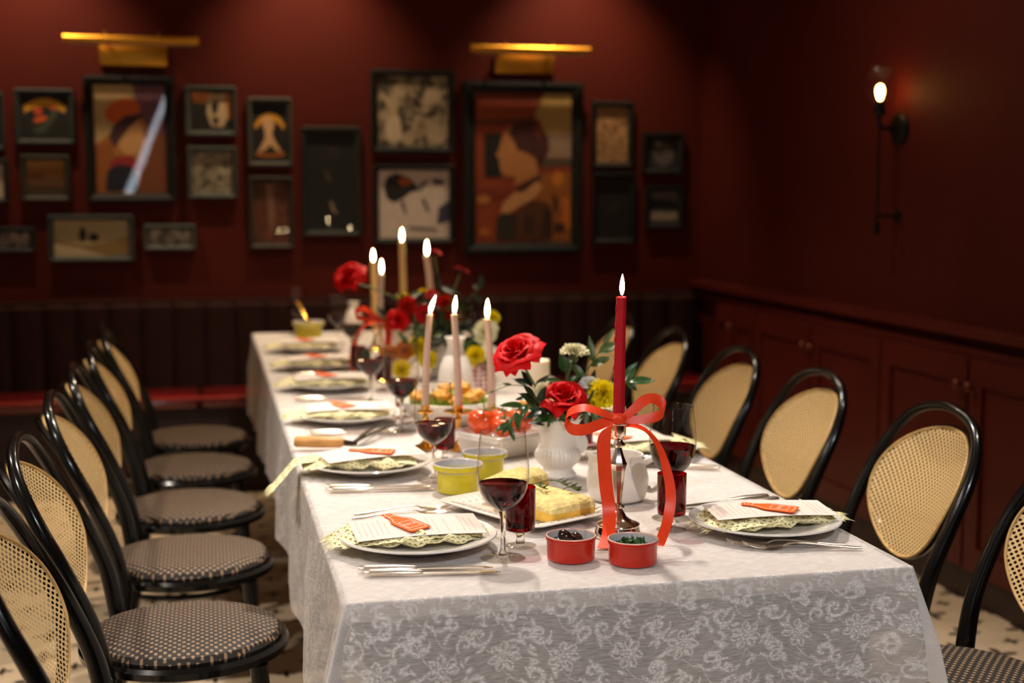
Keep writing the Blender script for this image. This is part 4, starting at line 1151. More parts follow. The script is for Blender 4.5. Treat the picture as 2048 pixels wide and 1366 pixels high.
for k, (x, y) in enumerate(placeL):
    if k == 0: pl0.location = (x, y, PZ)
    else: dup(pl0, (x, y, PZ), label='white dinner plate at the %s place, under a napkin' % wordL[k])
    npz = PZ+0.0235
    if k == 0:
        nk0.location = (x-0.012, y+0.005, npz-0.011); nk0.rotation_euler = (0, 0, 0.03)
    elif k == 1:
        nk1.location = (x-0.022, y+0.004, npz-0.010); nk1.rotation_euler = (0, 0, 0.0)
    else:
        dup(nk0, (x-0.02, y+0.004, npz-0.010), rotsL[k], 'pale yellow printed napkin folded on the %s plate' % wordL[k])
    cz = npz+0.020
    if k == 0:
        cd0.location = (x-0.002, y-0.010, cz-0.006); cd0.rotation_euler = (0.10, 0.0, 0.06)
    else:
        c = dup(cd0 if k != 1 else cd2, (x+0.005, y-0.006, cz-0.002), None, 'menu card with an orange bottle logo on the %s plate' % wordL[k])
        c.rotation_euler = (0.04, -0.01, (0.22 if k == 1 else rotsL[k]+0.04))
# knives: two per left place, near side of each plate
kn0.location = (0.036, 0.158, PZ); kn0.rotation_euler = (0, 0, -0.145)
dup(kn0, (0.042, 0.132, PZ), -0.16, 'front left place: nearer knife of the pair')
for k, (x, y, rz) in enumerate(((0.036, 0.790, -0.12), (0.047, 1.475, -0.05), (0.050, 2.080, -0.03), (0.085, 2.640, -0.02))):
    dup(kn0, (x, y+0.012, PZ), rz, '%s place: farther knife of the pair' % wordL[k+1])
    dup(kn0, (x+0.004, y-0.016, PZ), rz, '%s place: nearer knife of the pair' % wordL[k+1])
# forks at the far side of the front left plate
dup(fk0, (0.062, 0.520, PZ), 0.10, 'fork showing its tines just behind the front left menu card, nearer one')
dup(fk0, (0.070, 0.552, PZ), 0.14, 'fork half hidden behind the front left menu card, farther one')
# right side
dup(pl0, (0.802, 0.275, PZ), label='white dinner plate at the front right corner of the table')
nk2.location = (0.815, 0.282, PZ+0.0125); nk2.rotation_euler = (0, 0, 0.10)
cd2.location = (0.808, 0.268, PZ+0.039); cd2.rotation_euler = (0.03, 0.0, -0.05)
dup(pl0, (0.800, 1.020, PZ), label='white dinner plate behind the right-hand wine glass')
dup(nk2, (0.815, 1.030, PZ+0.0125), 0.05, 'pale yellow printed napkin on the plate behind the right-hand wine glass')
dup(cd0, (0.760, 1.030, PZ+0.040), 0.18, 'menu card on the plate behind the right-hand wine glass')
dup(pl0, (0.800, 1.640, PZ), label='white dinner plate third along the right side, behind the ribbon bow')
dup(nk0, (0.800, 1.640, PZ+0.0125), 0.0, 'pale yellow printed napkin third along the right side, behind the ribbon bow')
fk0.location = (0.893, 0.134, PZ); fk0.rotation_euler = (0, 0, PI-0.24)
dup(fk0, (0.912, 0.106, PZ), PI-0.27, 'front right place: nearer fork of the pair in front of the plate')
dup(kn0, (0.925, 0.492, PZ), PI+0.20, 'knife behind the front right plate, handle under the napkin fringe')
dup(kn0, (0.915, 0.520, PZ), PI+0.20, 'knife behind the front right plate, farther of the two')
dup(kn0, (0.925, 0.812, PZ), PI-0.45, 'knife on the right beyond the wine glass, nearer one')
dup(fk0, (0.915, 0.846, PZ), PI-0.45, 'fork on the right beyond the wine glass, farther one')

# ------------------------------------------------------------------ glasses
BOWLP = [(0.0075, 0.083), (0.014, 0.087), (0.026, 0.096), (0.036, 0.109), (0.0425, 0.127), (0.0450, 0.148), (0.0444, 0.168), (0.0422, 0.190), (0.0385, 0.219)]
def make_wine_glass(label, fill=0.131, rr=1.0):
    t = thing('wine_glass', label, 'wine glass', (0, 0, 0), 0, 'red wine glasses on the table')
    pr = smooth_profile(BOWLP)
    MB().lathe([(r*rr, z) for r, z in pr], 48).tube([(0.0385*rr*math.cos(a), 0.0385*rr*math.sin(a), 0.219) for a in [2*PI*k/48 for k in range(48)]], 0.0011, 6, closed=True).build('bowl', M_glass, t)
    MB().lathe([(0, 0.0035), (0.0075, 0.006), (0.0048, 0.016), (0.0042, 0.045), (0.0048, 0.070), (0.0075, 0.083), (0, 0.0835)], 20).build('stem', M_stemglass, t)
    MB().lathe([(0, 0.0), (0.038, 0.0), (0.0388, 0.0008), (0.034, 0.0018), (0.015, 0.0034), (0.006, 0.006), (0, 0.0065)], 48).build('foot', M_glass, t)
    wp = [(r*rr-0.0011, z+0.0006) for r, z in pr if z < fill]
    wr = float(np.interp(fill, [z for r, z in pr], [r for r, z in pr]))*rr-0.0011
    MB().lathe([(0, wp[0][1]+0.001)]+wp[1:]+[(wr, fill), (wr-0.002, fill-0.0007), (0, fill-0.0008)], 48).build('wine', M_wine, t)
    return t
def smooth_profile(P, n=5):
    sp = smooth_path([(r, 0, z) for r, z in P], n)
    return [(p.x, p.z) for p in sp]
wg = make_wine_glass('wine glass half full at the front, before the bread platter')
wg.location = (0.287, 0.190, PZ)
wg2 = make_wine_glass('wine glass on the right, before the front right plate', fill=0.142)
wg2.location = (0.665, 0.400, PZ)
for x, y, s, lb in ((0.276, 0.845, 0.97, 'wine glass beside the yellow ramekins, second left place'), (0.294, 1.475, 1.04, 'wine glass left of the salad bowl with tall bowl, third left place'),
                    (0.275, 2.000, 0.96, 'wine glass at the fourth left plate showing green leaves through it'), (0.330, 3.060, 1.02, 'wine glass in front of the small white bottle at the far end'),
                    (0.330, 3.640, 0.93, 'wine glass left of the small white bottle at the far end'), (0.195, 4.060, 0.95, 'farthest wine glass, at the table end near the yellow ramekin'),
                    (0.700, 2.560, 0.98, 'wine glass right of the far bouquet, mostly hidden by flowers')):
    dup(wg, (x, y, PZ), 0, lb, scale=s)

def make_goblet(label):
    t = thing('ruby_goblet', label, 'tumbler', (0, 0, 0), 0, 'ruby glass goblets on short clear stems')
    MB().lathe([(0, 0.0275), (0.020, 0.0275), (0.0255, 0.031), (0.0265, 0.040), (0.0272, 0.107), (0.0262, 0.1075), (0.0252, 0.107), (0.0246, 0.043), (0.0225, 0.037), (0, 0.036)], 40).build('cup', M_ruby, t)
    MB().lathe([(0, 0.002), (0.0085, 0.006), (0.0075, 0.012), (0.0075, 0.022), (0.010, 0.0275), (0, 0.0275)], 20).build('stem', M_stemglass, t)
    MB().lathe([(0, 0), (0.0275, 0), (0.0282, 0.0012), (0.02, 0.0035), (0.008, 0.0055), (0, 0.006)], 36).build('foot', M_glass, t)
    return t
gb = make_goblet('ruby glass goblet right behind the front wine glass')
gb.location = (0.334, 0.262, PZ)
for x, y, s, lb in ((0.634, 0.314, 1.0, 'ruby glass goblet in front of the right-hand wine glass'), (0.338, 1.065, 0.92, 'dark ruby goblet beside the brass candlesticks'),
                    (0.655, 1.005, 0.95, 'ruby goblet behind the white urn vase'), (0.335, 1.700, 1.0, 'ruby goblet left of the salad bowl, behind the tall wine glass'),
                    (0.345, 2.240, 1.0, 'ruby goblet among the far left glasses, behind the fourth plate'), (0.300, 2.560, 1.0, 'ruby goblet among the far left glasses, beside the dark leaf')):
    dup(gb, (x, y, PZ), 0, lb, scale=s)

# ------------------------------------------------------------------ ramekins
def make_ramekin(label, m_out, m_rim, h=0.042, r=0.0425, taper=0.96, group='small stoneware ramekins', flute=0.0):
    t = thing('ramekin', label, 'ramekin', (0, 0, 0), 0, group)
    rip = (lambda z, a: 1+flute*math.cos(36*a)*(1 if 0.006 < z < h*0.72 else 0)) if flute else None
    MB().lathe([(0, 0), (r*taper*0.95, 0), (r*taper, 0.002), (r*(taper+0.02), h*0.75), (r, h*0.80), (r*1.02, h*0.84), (r*1.03, h*0.93), (r*1.02, h-0.0015)], 144 if flute else 56, ripple=rip).build('body', m_out, t)
    MB().lathe([(r*1.02, h-0.0016), (r*1.005, h), (r*0.965, h), (r*0.945, h-0.002)], 56).build('rim', m_rim, t)
    tp = lambda u: taper*0.93
    MB().lathe([(r*0.946, h-0.0018), (r*tp(0.5), h*0.5), (r*tp(0.15), h*0.18), (r*tp(0)*0.9, h*0.12), (0, h*0.11)], 56).build('inside', M_inglaze, t)
    return t
rm1 = make_ramekin('red ramekin holding dark olives, front of the table', M_redglaze, M_pinkrim)
rm1.location = (0.400, 0.163, PZ)
rm2 = dup(rm1, (0.496, 0.117, PZ), 0.4, 'red ramekin holding chopped green herbs, nearest the table edge')
ry1 = make_ramekin('yellow-green ramekin, nearer of the two beside the bread platter', M_yelglaze, M_porc, h=0.060, r=0.0515, taper=0.84, flute=0.006)
ry1.location = (0.308, 0.728, PZ)
ry2 = dup(ry1, (0.392, 0.860, PZ), 0.3, 'yellow-green ramekin, farther of the two beside the bread platter', scale=0.95)
ry3 = dup(ry1, (0.225, 3.830, PZ), 0.1, 'yellow serving ramekin near the far left end of the table', scale=1.3)
def olive(x, y, z, s, lb):
    mb = MB().lathe([(0, -0.011), (0.005, -0.0098), (0.0085, -0.004), (0.009, 0.002), (0.0065, 0.0085), (0.002, 0.0112), (0, 0.0118)], 18)
    o = mb.build('olive', M_olive, loc=(x, y, z), rot=(random.uniform(-1.2, 1.2), random.uniform(0.6, 1.6), random.uniform(0, 3))); o.scale = (s,)*3
    return tag(o, lb, 'olive', 'dark olives in the red ramekin')
bz = PZ+0.008
for dx, dy, dz, s, lb in ((-0.010, 0.0, 0.030, 1.25, 'largest dark olive, topmost in the red ramekin'), (0.012, 0.010, 0.024, 1.15, 'dark olive right of the topmost one in the red ramekin'),
                      (0.020, -0.010, 0.014, 1.0, 'dark olive low in the red ramekin, others around'), (-0.018, 0.016, 0.014, 1.0, 'dark olive low in the red ramekin, others around'), (-0.008, -0.020, 0.012, 1.0, 'dark olive low in the red ramekin, others around'), (0.004, 0.024, 0.013, 1.0, 'dark olive low in the red ramekin, others around')):
    olive(0.400+dx, 0.163+dy, PZ+dz+0.008, s, lb)
def leafy_blob(mb, rng, R, n, h, size):
    for k in range(n):
        a = rng.random()*6.28; r = R*math.sqrt(rng.random()); c = Vector((r*math.cos(a), r*math.sin(a), h*(1-(r/R)**2)*rng.uniform(0.3, 1)))
        d = Vector((rng.uniform(-1, 1), rng.uniform(-1, 1), rng.uniform(-0.2, 0.9))).normalized()
        s = d.cross(Vector((rng.uniform(-1, 1), rng.uniform(-1, 1), rng.uniform(-1, 1)))).normalized()
        nn = d.cross(s)*0.2
        L_ = size*rng.uniform(0.7, 1.4)
        pts = [c, c+d*L_*0.4+s*L_*0.4+nn*L_, c+d*L_, c+d*L_*0.4-s*L_*0.4+nn*L_]
        mb.poly(pts)
    return mb
hb = leafy_blob(MB(), random.Random(4), 0.033, 230, 0.020, 0.0085).build('chopped_herbs', M_herb, loc=(0.496, 0.117, PZ+0.020), smooth=False)
tag(hb, 'chopped green parsley heaped in the nearest red ramekin', 'herbs', kind='stuff')

# ------------------------------------------------------------------ bread platter
PA = -62.9*PI/180
pt_ = thing('serving_platter', 'white rectangular platter with ridged rim carrying the bread', 'platter', (0.402, 0.500, PZ), PA)
def rrect(hx, hy, r, n=8):
    out = []
    for cx, cy, q in ((hx-r, hy-r, 0), (-hx+r, hy-r, 1), (-hx+r, -hy+r, 2), (hx-r, -hy+r, 3)):
        for j in range(n+1):
            a = q*PI/2+j*PI/2/n
            out.append((cx+r*math.cos(a), cy+r*math.sin(a)))
    return out
def loft(mb, rings, mi=0, cap0=True, cap1=True):
    ids = [mb.verts(r) for r in rings]; n = len(rings[0])
    for a, b in zip(ids[:-1], ids[1:]):
        for k in range(n): mb.face((a+k, a+(k+1) % n, b+(k+1) % n, b+k), mi)
    if cap0: mb.face([ids[0]+k for k in reversed(range(n))], mi)
    if cap1: mb.face([ids[-1]+k for k in range(n)], mi)
    return mb
def ring(hx, hy, r, z): return [(x, y, z) for x, y in rrect(hx, hy, r)]
mb = MB()
loft(mb, [ring(0.108, 0.066, 0.02, 0), ring(0.112, 0.070, 0.022, 0.002), ring(0.150, 0.108, 0.024, 0.0145), ring(0.152, 0.110, 0.025, 0.0175), ring(0.149, 0.107, 0.024, 0.019), ring(0.112, 0.070, 0.02, 0.0095), ring(0.106, 0.064, 0.018, 0.0075)])
mb.build('dish', M_porc, pt_, angle=50)
mb = MB()
for sgn in (-1, 1):
    for k in range(15):
        x = -0.115+k*0.0165
        mb.tube([(x, sgn*0.074, 0.0108), (x+0.004, sgn*0.101, 0.0178)], 0.0022, 6)
    for k in range(9):
        y = -0.066+k*0.0165
        mb.tube([(sgn*0.116, y, 0.0108), (sgn*0.143, y+0.004, 0.0178)], 0.0022, 6)
mb.build('rim_ridges', M_porc, pt_)
def bread(label, loc, rz, sx, sy, sz, seed, tilt=(0, 0)):
    rng = random.Random(seed); ph = [rng.uniform(0, 6) for _ in range(8)]
    t = thing('focaccia_piece', label, 'bread', loc, rz, 'focaccia pieces on the platter')
    t.rotation_euler = (tilt[0], tilt[1], rz)
    def top(x, y):
        return sz*(0.84+0.09*math.sin(44*x+ph[0])*math.cos(39*y+ph[1])+0.07*math.sin(95*x+ph[2]+40*y)*math.cos(60*y)+0.06*math.cos(150*y+60*x+ph[3])*math.sin(120*x)+0.03*math.sin(310*x+250*y))
    base = rrect(sx/2, sy/2, 0.010, 6)
    def outline(k, sc_, z=None):
        out = []
        for i, (x, y) in enumerate(base):
            w_ = 1+0.030*math.sin(48*x+35*y+ph[4])+0.022*math.sin(90*y-40*x+ph[5])+0.010*math.sin(190*x+170*y)
            X, Y = x*sc_*w_, y*sc_*w_
            out.append((X, Y, top(X, Y)*(1.0-0.22*max(0, (sc_-0.78)/0.22)**2.0) if z is None else z))
        return out
    mb = MB()
    mb.verts([(0, 0, top(0, 0))])
    rings = [outline(0, q_) for q_ in (0.12, 0.25, 0.4, 0.55, 0.7, 0.83, 0.93, 0.985, 1.0)]+[outline(0, 1.004, sz*0.42)]
    ids = [mb.verts(r) for r in rings]; n = len(base)
    for k in range(n): mb.face((0, ids[0]+k, ids[0]+(k+1) % n))
    for a_, b_ in zip(ids[:-1], ids[1:]):
        for k in range(n): mb.face((a_+k, b_+k, b_+(k+1) % n, a_+(k+1) % n))
    mb.build('crumb', M_crumb, t, angle=70)
    loft(MB(), [outline(0, 0.96, 0.0), outline(0, 0.998, 0.004), outline(0, 1.006, sz*0.22), outline(0, 1.005, sz*0.43)], cap1=False).build('crust', M_crust, t, angle=60)
    return t
bread('thick focaccia slice in front on the platter, rosemary on it', (0.424, 0.468, PZ+0.010), PA+0.02, 0.185, 0.112, 0.046, 3, (0.0, 0.02))
bread('focaccia slice at the back of the platter, leaning on the other', (0.402, 0.580, PZ+0.018), PA+0.30, 0.100, 0.110, 0.056, 8, (0.0, -0.16))
def rosemary(loc, rz, L_, lb, seed):
    rng = random.Random(seed)
    t = thing('rosemary_sprig', lb, 'herb sprig', loc, rz, 'rosemary sprigs on the bread')
    P = smooth_path([(0, 0, 0), (L_*0.4, 0.006, 0.004), (L_*0.8, -0.003, 0.001), (L_, 0.004, -0.003)], 6)
    MB().tube(P, 0.0011, 6).build('stem', M_stem, t)
    mb = MB()
    for k in range(16):
        p = P[min(len(P)-1, int((0.25+0.75*k/16)*len(P)))]
        a = rng.choice((-1, 1))*rng.uniform(0.4, 1.1)
        d = Vector((math.cos(a), math.sin(a), rng.uniform(0, 0.6))).normalized()*rng.uniform(0.010, 0.017)
        mb.tube([p, p+d*0.5, p+d], [0.0008, 0.0013, 0.0004], 5)
    mb.build('needles', M_rosemary, t)
rosemary((0.440, 0.535, PZ+0.055), -0.9, 0.075, 'rosemary sprig across the middle of the front focaccia slice', 1)
rosemary((0.462, 0.452, PZ+0.055), -0.3, 0.030, 'short rosemary tip near the right end of the focaccia', 2)
rosemary((0.400, 0.500, PZ+0.055), -0.6, 0.040, 'rosemary sprig half behind the front wine glass', 3)

# ------------------------------------------------------------------ jug, urn vase, tomato dish, bowls, bottle
jg = thing('milk_jug', 'small white stoneware jug with a loop handle behind the silver candlestick', 'jug', (0.611, 0.580, PZ), -YAW)
prof = smooth_profile([(0.044, 0.0), (0.056, 0.006), (0.0625, 0.028), (0.0630, 0.048), (0.0570, 0.072), (0.0505, 0.082), (0.0505, 0.090), (0.0525, 0.095)], 4)
mb = MB()
seg = 56
rings = []
def spout(a, z):
    d = abs(((a-PI+PI) % (2*PI))-PI)   # distance from angle PI (to the left)
    d = abs(abs(a)-PI)
    return 0.016*math.exp(-(d/0.32)**2)*max(0, (z-0.066)/0.029)
for r, z in [(0.0, 0.0)]+prof+[(0.0485, 0.094), (0.0465, 0.082), (0.052, 0.07), (0.058, 0.048), (0.056, 0.02), (0.03, 0.008)]:
    if r == 0: continue
    ps = []
    for k in range(seg):
        a = -PI+2*PI*k/seg
        rr = r+spout(a, z)
        ps.append((rr*math.cos(a), rr*math.sin(a), z+spout(a, z)*0.35))
    rings.append(ps)
loft(mb, rings)
mb.build('body', M_porc_matt, jg, angle=60)
MB().tube(smooth_path([(0.053, 0, 0.076), (0.078, 0, 0.086), (0.100, 0, 0.070), (0.097, 0, 0.042), (0.075, 0, 0.022), (0.060, 0, 0.022)], 6), 0.0085, 12, flat=(1.15, 0.85)).build('handle', M_porc_matt, jg)

def make_urn(label, loc):
    t = thing('urn_vase', label, 'vase', loc, -YAW, 'white urn vases holding flowers')
    flute = lambda z, a: 1+(0.022*math.cos(32*a) if 0.030 < z < 0.066 else 0)
    p = smooth_profile([(0.041, 0.0), (0.0405, 0.006), (0.034, 0.014), (0.034, 0.020), (0.044, 0.030), (0.0505, 0.044), (0.0485, 0.056), (0.0405, 0.064), (0.0390, 0.074), (0.0405, 0.095), (0.0465, 0.116), (0.0545, 0.130)], 4)
    q = [(0.0525, 0.1305), (0.0445, 0.115), (0.037, 0.09), (0.034, 0.03), (0, 0.028)]
    MB().lathe([(0, 0)]+p+q, 128, ripple=flute).build('body', M_porc_matt, t, angle=50)
    MB().lathe([(0, -0.008), (0.018, -0.0075), (0.027, -0.003), (0.028, 0.0), (0.027, 0.003), (0.018, 0.0075), (0, 0.008)], 32, M=Matrix.Translation((0.040, 0.012, 0.070)) @ Matrix.Rotation(PI/2, 4, 'X')).build('ear_handle', M_porc_matt, t)
    return t
VASE = Vector((0.552, 0.837, PZ))
u0 = make_urn('white fluted urn vase holding the near red roses', VASE)

DA = -57*PI/180
td = thing('square_baking_dish', 'white square fluted dish full of tomatoes', 'dish', (0.482, 1.130, PZ), DA)
def fl_ring(h, z, r=0.012, am=0.0):
    out = []
    pts = rrect(h, h, r, 6)
    n = len(pts)
    # resample the outline evenly so that the sides can be fluted
    P = []
    per = [(Vector(pts[i]+(0,)), Vector(pts[(i+1) % n]+(0,))) for i in range(n)]
    Lt = sum((b-a).length for a, b in per); N = 224; i = 0; acc = 0
    for k in range(N):
        d = Lt*k/N
        while acc+(per[i][1]-per[i][0]).length < d: acc += (per[i][1]-per[i][0]).length; i += 1
        p = per[i][0].lerp(per[i][1], (d-acc)/max(1e-9, (per[i][1]-per[i][0]).length))
        s = 1+am*math.cos(2*PI*k/N*56)
        out.append((p.x*s, p.y*s, z))
    return out
mb = MB()
loft(mb, [fl_ring(0.066, 0), fl_ring(0.068, 0.003, am=0.008), fl_ring(0.076, 0.036, am=0.012), fl_ring(0.078, 0.038), fl_ring(0.087, 0.041), fl_ring(0.088, 0.053), fl_ring(0.086, 0.055), fl_ring(0.079, 0.054), fl_ring(0.074, 0.04), fl_ring(0.064, 0.012)])
mb.build('body', M_porc, td, angle=50)
def tomato(x, y, z, s, lb, seed):
    rng = random.Random(seed)
    t = thing('tomato', lb, 'tomato', (x, y, z), rng.uniform(0, 6), 'vine tomatoes in the white dish')
    t.rotation_euler = (rng.uniform(-.25, .25), rng.uniform(-.25, .25), rng.uniform(0, 6)); t.scale = (s,)*3
    MB().lathe(smooth_profile([(0.001, -0.026), (0.014, -0.0245), (0.028, -0.012), (0.0325, 0.002), (0.029, 0.016), (0.018, 0.0245), (0.007, 0.0235), (0.001, 0.021)], 4), 40, ripple=lambda z, a: 1+0.018*math.cos(5*a+seed)).build('flesh', M_tomato, t)
    mb = MB()
    for k in range(5):
        a = 2*PI*k/5+rng.uniform(-.2, .2)
        mb.tube([(0, 0, 0.0225), (0.009*math.cos(a), 0.009*math.sin(a), 0.0262), (0.020*math.cos(a), 0.020*math.sin(a), 0.0285+rng.uniform(-.004, .006))], [0.0028, 0.0022, 0.0005], 6, flat=(1, 0.4))
    mb.tube([(0, 0, 0.022), (0.002, 0, 0.032), (0.008, 0.002, 0.040)], 0.0017, 6)
    mb.build('calyx', M_vine, t)
    return t
for x, y, z, s, lb, sd in ((0.440, 1.122, 0.084, 1.15, 'largest tomato, at the left corner of the white dish', 1), (0.482, 1.078, 0.080, 0.92, 'tomato at the front corner of the dish, seen through the glass rim', 2), (0.530, 1.120, 0.084, 1.08, 'tomato on the right of the dish, leaf draped over it', 3),
                       (0.488, 1.180, 0.078, 1.0, 'tomato at the back of the dish behind the others', 4), (0.486, 1.128, 0.092, 0.8, 'small tomato on top in the middle of the dish', 5)):
    tomato(x, y, PZ+z-0.008, s, lb, sd)
o = MB().tube(smooth_path([(0.430, 1.10, PZ+0.098), (0.452, 1.085, PZ+0.118), (0.482, 1.08, PZ+0.112), (0.505, 1.07, PZ+0.098), (0.525, 1.06, PZ+0.090)], 6), 0.0018, 6).tube(smooth_path([(0.482, 1.08, PZ+0.112), (0.486, 1.07, PZ+0.096), (0.487, 1.06, PZ+0.088)], 4), 0.0015, 6).build('tomato_vine', M_vine)
tag(o, 'thin green tomato vine arching over the dish', 'vine')

bw = thing('salad_bowl', 'large white bowl of salad and fritters behind the brass candlesticks', 'bowl', (0.430, 1.552, PZ))
MB().lathe(smooth_profile([(0.06, 0.0), (0.068, 0.003), (0.095, 0.022), (0.122, 0.048), (0.134, 0.066), (0.137, 0.070)], 4)+[(0.1345, 0.0708), (0.130, 0.066), (0.115, 0.046), (0.09, 0.026), (0.05, 0.014), (0, 0.012)], 72).build('body', M_porc, bw)
sl = leafy_blob(MB(), random.Random(9), 0.108, 330, 0.032, 0.026).build('salad_leaves', M_lettuce, loc=(0.430, 1.552, PZ+0.046), smooth=False)
tag(sl, 'bed of pale green salad leaves in the large white bowl', 'salad', kind='stuff')
def fritter(x, y, z, s, lb, seed):
    rng = random.Random(seed); ph = [rng.uniform(0, 6) for _ in range(4)]
    def f(u, v):
        a = 2*PI*u; b_ = PI*(v-0.5)
        r = 0.022*(1+0.13*math.sin(3*a+ph[0])*math.cos(2*b_)+0.10*math.sin(5*a+4*b_+ph[1])+0.07*math.cos(7*b_+ph[2]))
        return (1.3*r*math.cos(b_)*math.cos(a), r*math.cos(b_)*math.sin(a), 0.72*r*math.sin(b_))
    o = MB().grid(f, 28, 16).build('fritter', M_fritter, loc=(x, y, z), rot=(rng.uniform(-.4, .4), rng.uniform(-.4, .4), rng.uniform(0, 3)), angle=80); o.scale = (s,)*3
    return tag(o, lb, 'fritter', 'golden fritters on the salad')
for x, y, z, s, lb, sd in ((0.410, 1.515, 0.094, 1.05, 'golden fritter left of the middle candle, in the large bowl', 1), (0.470, 1.560, 0.104, 1.2, 'topmost golden fritter right of the middle candle', 2), (0.492, 1.510, 0.090, 1.1, 'golden fritter at the right rim of the large bowl', 3), (0.360, 1.560, 0.086, 1.0, 'golden fritter at the left rim of the large bowl', 4), (0.445, 1.620, 0.094, 1.0, 'golden fritter at the back of the large bowl', 5), (0.440, 1.470, 0.084, 0.9, 'golden fritter lowest at the front of the large bowl', 6)):
    fritter(x, y, PZ+z-0.010, s, lb, sd)
dw = thing('side_bowl', 'small white oval bowl right of the large salad bowl', 'bowl', (0.660, 1.480, PZ))
MB().lathe(smooth_profile([(0.036, 0.0), (0.042, 0.003), (0.060, 0.025), (0.070, 0.052), (0.072, 0.056)], 4)+[(0.0695, 0.0562), (0.064, 0.045), (0.05, 0.018), (0, 0.012)], 56).build('body', M_porc, dw)
sl2 = leafy_blob(MB(), random.Random(19), 0.055, 90, 0.022, 0.02).build('salad_leaves', M_lettuce, loc=(0.660, 1.480, PZ+0.034), smooth=False)
tag(sl2, 'pale green leaves in the small white side bowl', 'salad', kind='stuff')
for x, y, z, s, lb, sd in ((0.640, 1.475, 0.070, 1.0, 'golden fritter on the left in the small side bowl', 11), (0.682, 1.490, 0.068, 0.9, 'golden fritter on the right in the small side bowl', 12)):
    fritter(x, y, PZ+z-0.006, s, lb, sd)
def server(name, label, p0, p1, p2, r, m):
    """serving spoon: handle rising out of a bowl"""
    t = thing(name, label, 'serving spoon', (0, 0, 0))
    MB().tube(smooth_path([p0, tuple((Vector(p0)+Vector(p1))/2+Vector((0, 0, 0.004))), p1], 6), [r*(1.25-0.6*i/12) for i in range(13)], 10, flat=(1, 0.6)).build('handle', m, t)
    d = (Vector(p2)-Vector(p1)).normalized(); s = d.cross(Vector((0, 0, 1))).normalized()
    def f(u, v):
        L_ = (Vector(p2)-Vector(p1)).length
        wd = 0.018*math.sin(PI*min(1, 0.1+u*0.9))**0.6
        q = Vector(p1)+d*L_*u+s*(2*v-1)*wd
        q.z -= 0.006*(1-(2*v-1)**2)*math.sin(PI*u)
        return q
    MB().grid(f, 12, 8).build('spoon_bowl', m, t)
server('serving_spoon', 'brass serving spoon leaning on the left rim of the large salad bowl', (0.262, 1.640, PZ+0.115), (0.345, 1.545, PZ+0.078), (0.395, 1.500, PZ+0.062), 0.0055, M_brass)
server('serving_spoon', 'wooden-handled server leaning on the right side bowl', (0.735, 1.500, PZ+0.105), (0.690, 1.440, PZ+0.074), (0.668, 1.46, PZ+0.052), 0.008, M_wood)
server('serving_spoon', 'pale spoon handle sticking out of the far yellow ramekin', (0.185, 3.910, PZ+0.155), (0.218, 3.84, PZ+0.085), (0.235, 3.815, PZ+0.055), 0.009, M_brass)

MB_b = thing('milk_bottle_vase', 'white ceramic bottle with a flared neck behind the middle candle', 'bottle', (0.503, 1.830, PZ))
MB().lathe([(0, 0)]+smooth_profile([(0.046, 0.0), (0.050, 0.004), (0.0515, 0.03), (0.0515, 0.062), (0.0505, 0.064), (0.0515, 0.068), (0.0505, 0.090), (0.046, 0.118), (0.036, 0.145), (0.0265, 0.165), (0.0235, 0.186), (0.0265, 0.200), (0.0315, 0.208)], 4)+[(0.0295, 0.209), (0.023, 0.196), (0.02, 0.18), (0, 0.17)], 56).build('body', M_porc_matt, MB_b)
b2 = dup(MB_b, (0.432, 3.950, PZ), 0, 'small white bottle at the far end of the table between the wine glasses', scale=(0.8, 0.8, 0.72))
tag(b2, None, 'bottle')
bv = thing('round_vase', 'round pale fluted vase among the far candles', 'vase', (0.487, 2.870, PZ))
MB().lathe([(0, 0)]+smooth_profile([(0.028, 0.0), (0.032, 0.004), (0.022, 0.03), (0.02, 0.06), (0.034, 0.085), (0.047, 0.115), (0.044, 0.148), (0.028, 0.168), (0.022, 0.176)], 4)+[(0.019, 0.176), (0, 0.16)], 64, ripple=lambda z, a: 1+(0.02*math.cos(16*a) if 0.07 < z < 0.16 else 0)).build('body', M_porc_matt, bv)
pc = thing('pillar_candle', 'thick white pillar candle behind the near roses', 'candle', (0.725, 1.731, PZ))
MB().lathe([(0, 0), (0.0335, 0), (0.0348, 0.002), (0.0348, 0.142), (0.0335, 0.147), (0.030, 0.1455), (0.022, 0.137), (0, 0.135)], 48).build('wax', M_whitewax, pc)
MB().tube([(0, 0, 0.134), (0.001, 0, 0.146)], 0.001, 6).build('wick', M_wick, pc)
MB().lathe([(0, 0.144), (0.0022, 0.146), (0.0034, 0.151), (0.002, 0.156), (0, 0.161)], 12, c=(0.001, 0, 0)).build('flame', M_flame, pc)
gn = MB()
def ging(u, v):
    a = 2*PI*u; r = 0.055*(1-0.25*v)+0.008*math.sin(6*a+4*v)+0.004*math.sin(11*a)
    return (r*math.cos(a), r*math.sin(a), 0.002+0.085*v-0.012*math.sin(5*a)*v)
gn.grid(ging, 64, 12)
o = gn.build('gingham_napkin', M_gingham, loc=(0.605, 2.060, PZ), angle=80)
tag(o, 'red and white gingham cloth gathered behind the right candle', 'napkin')

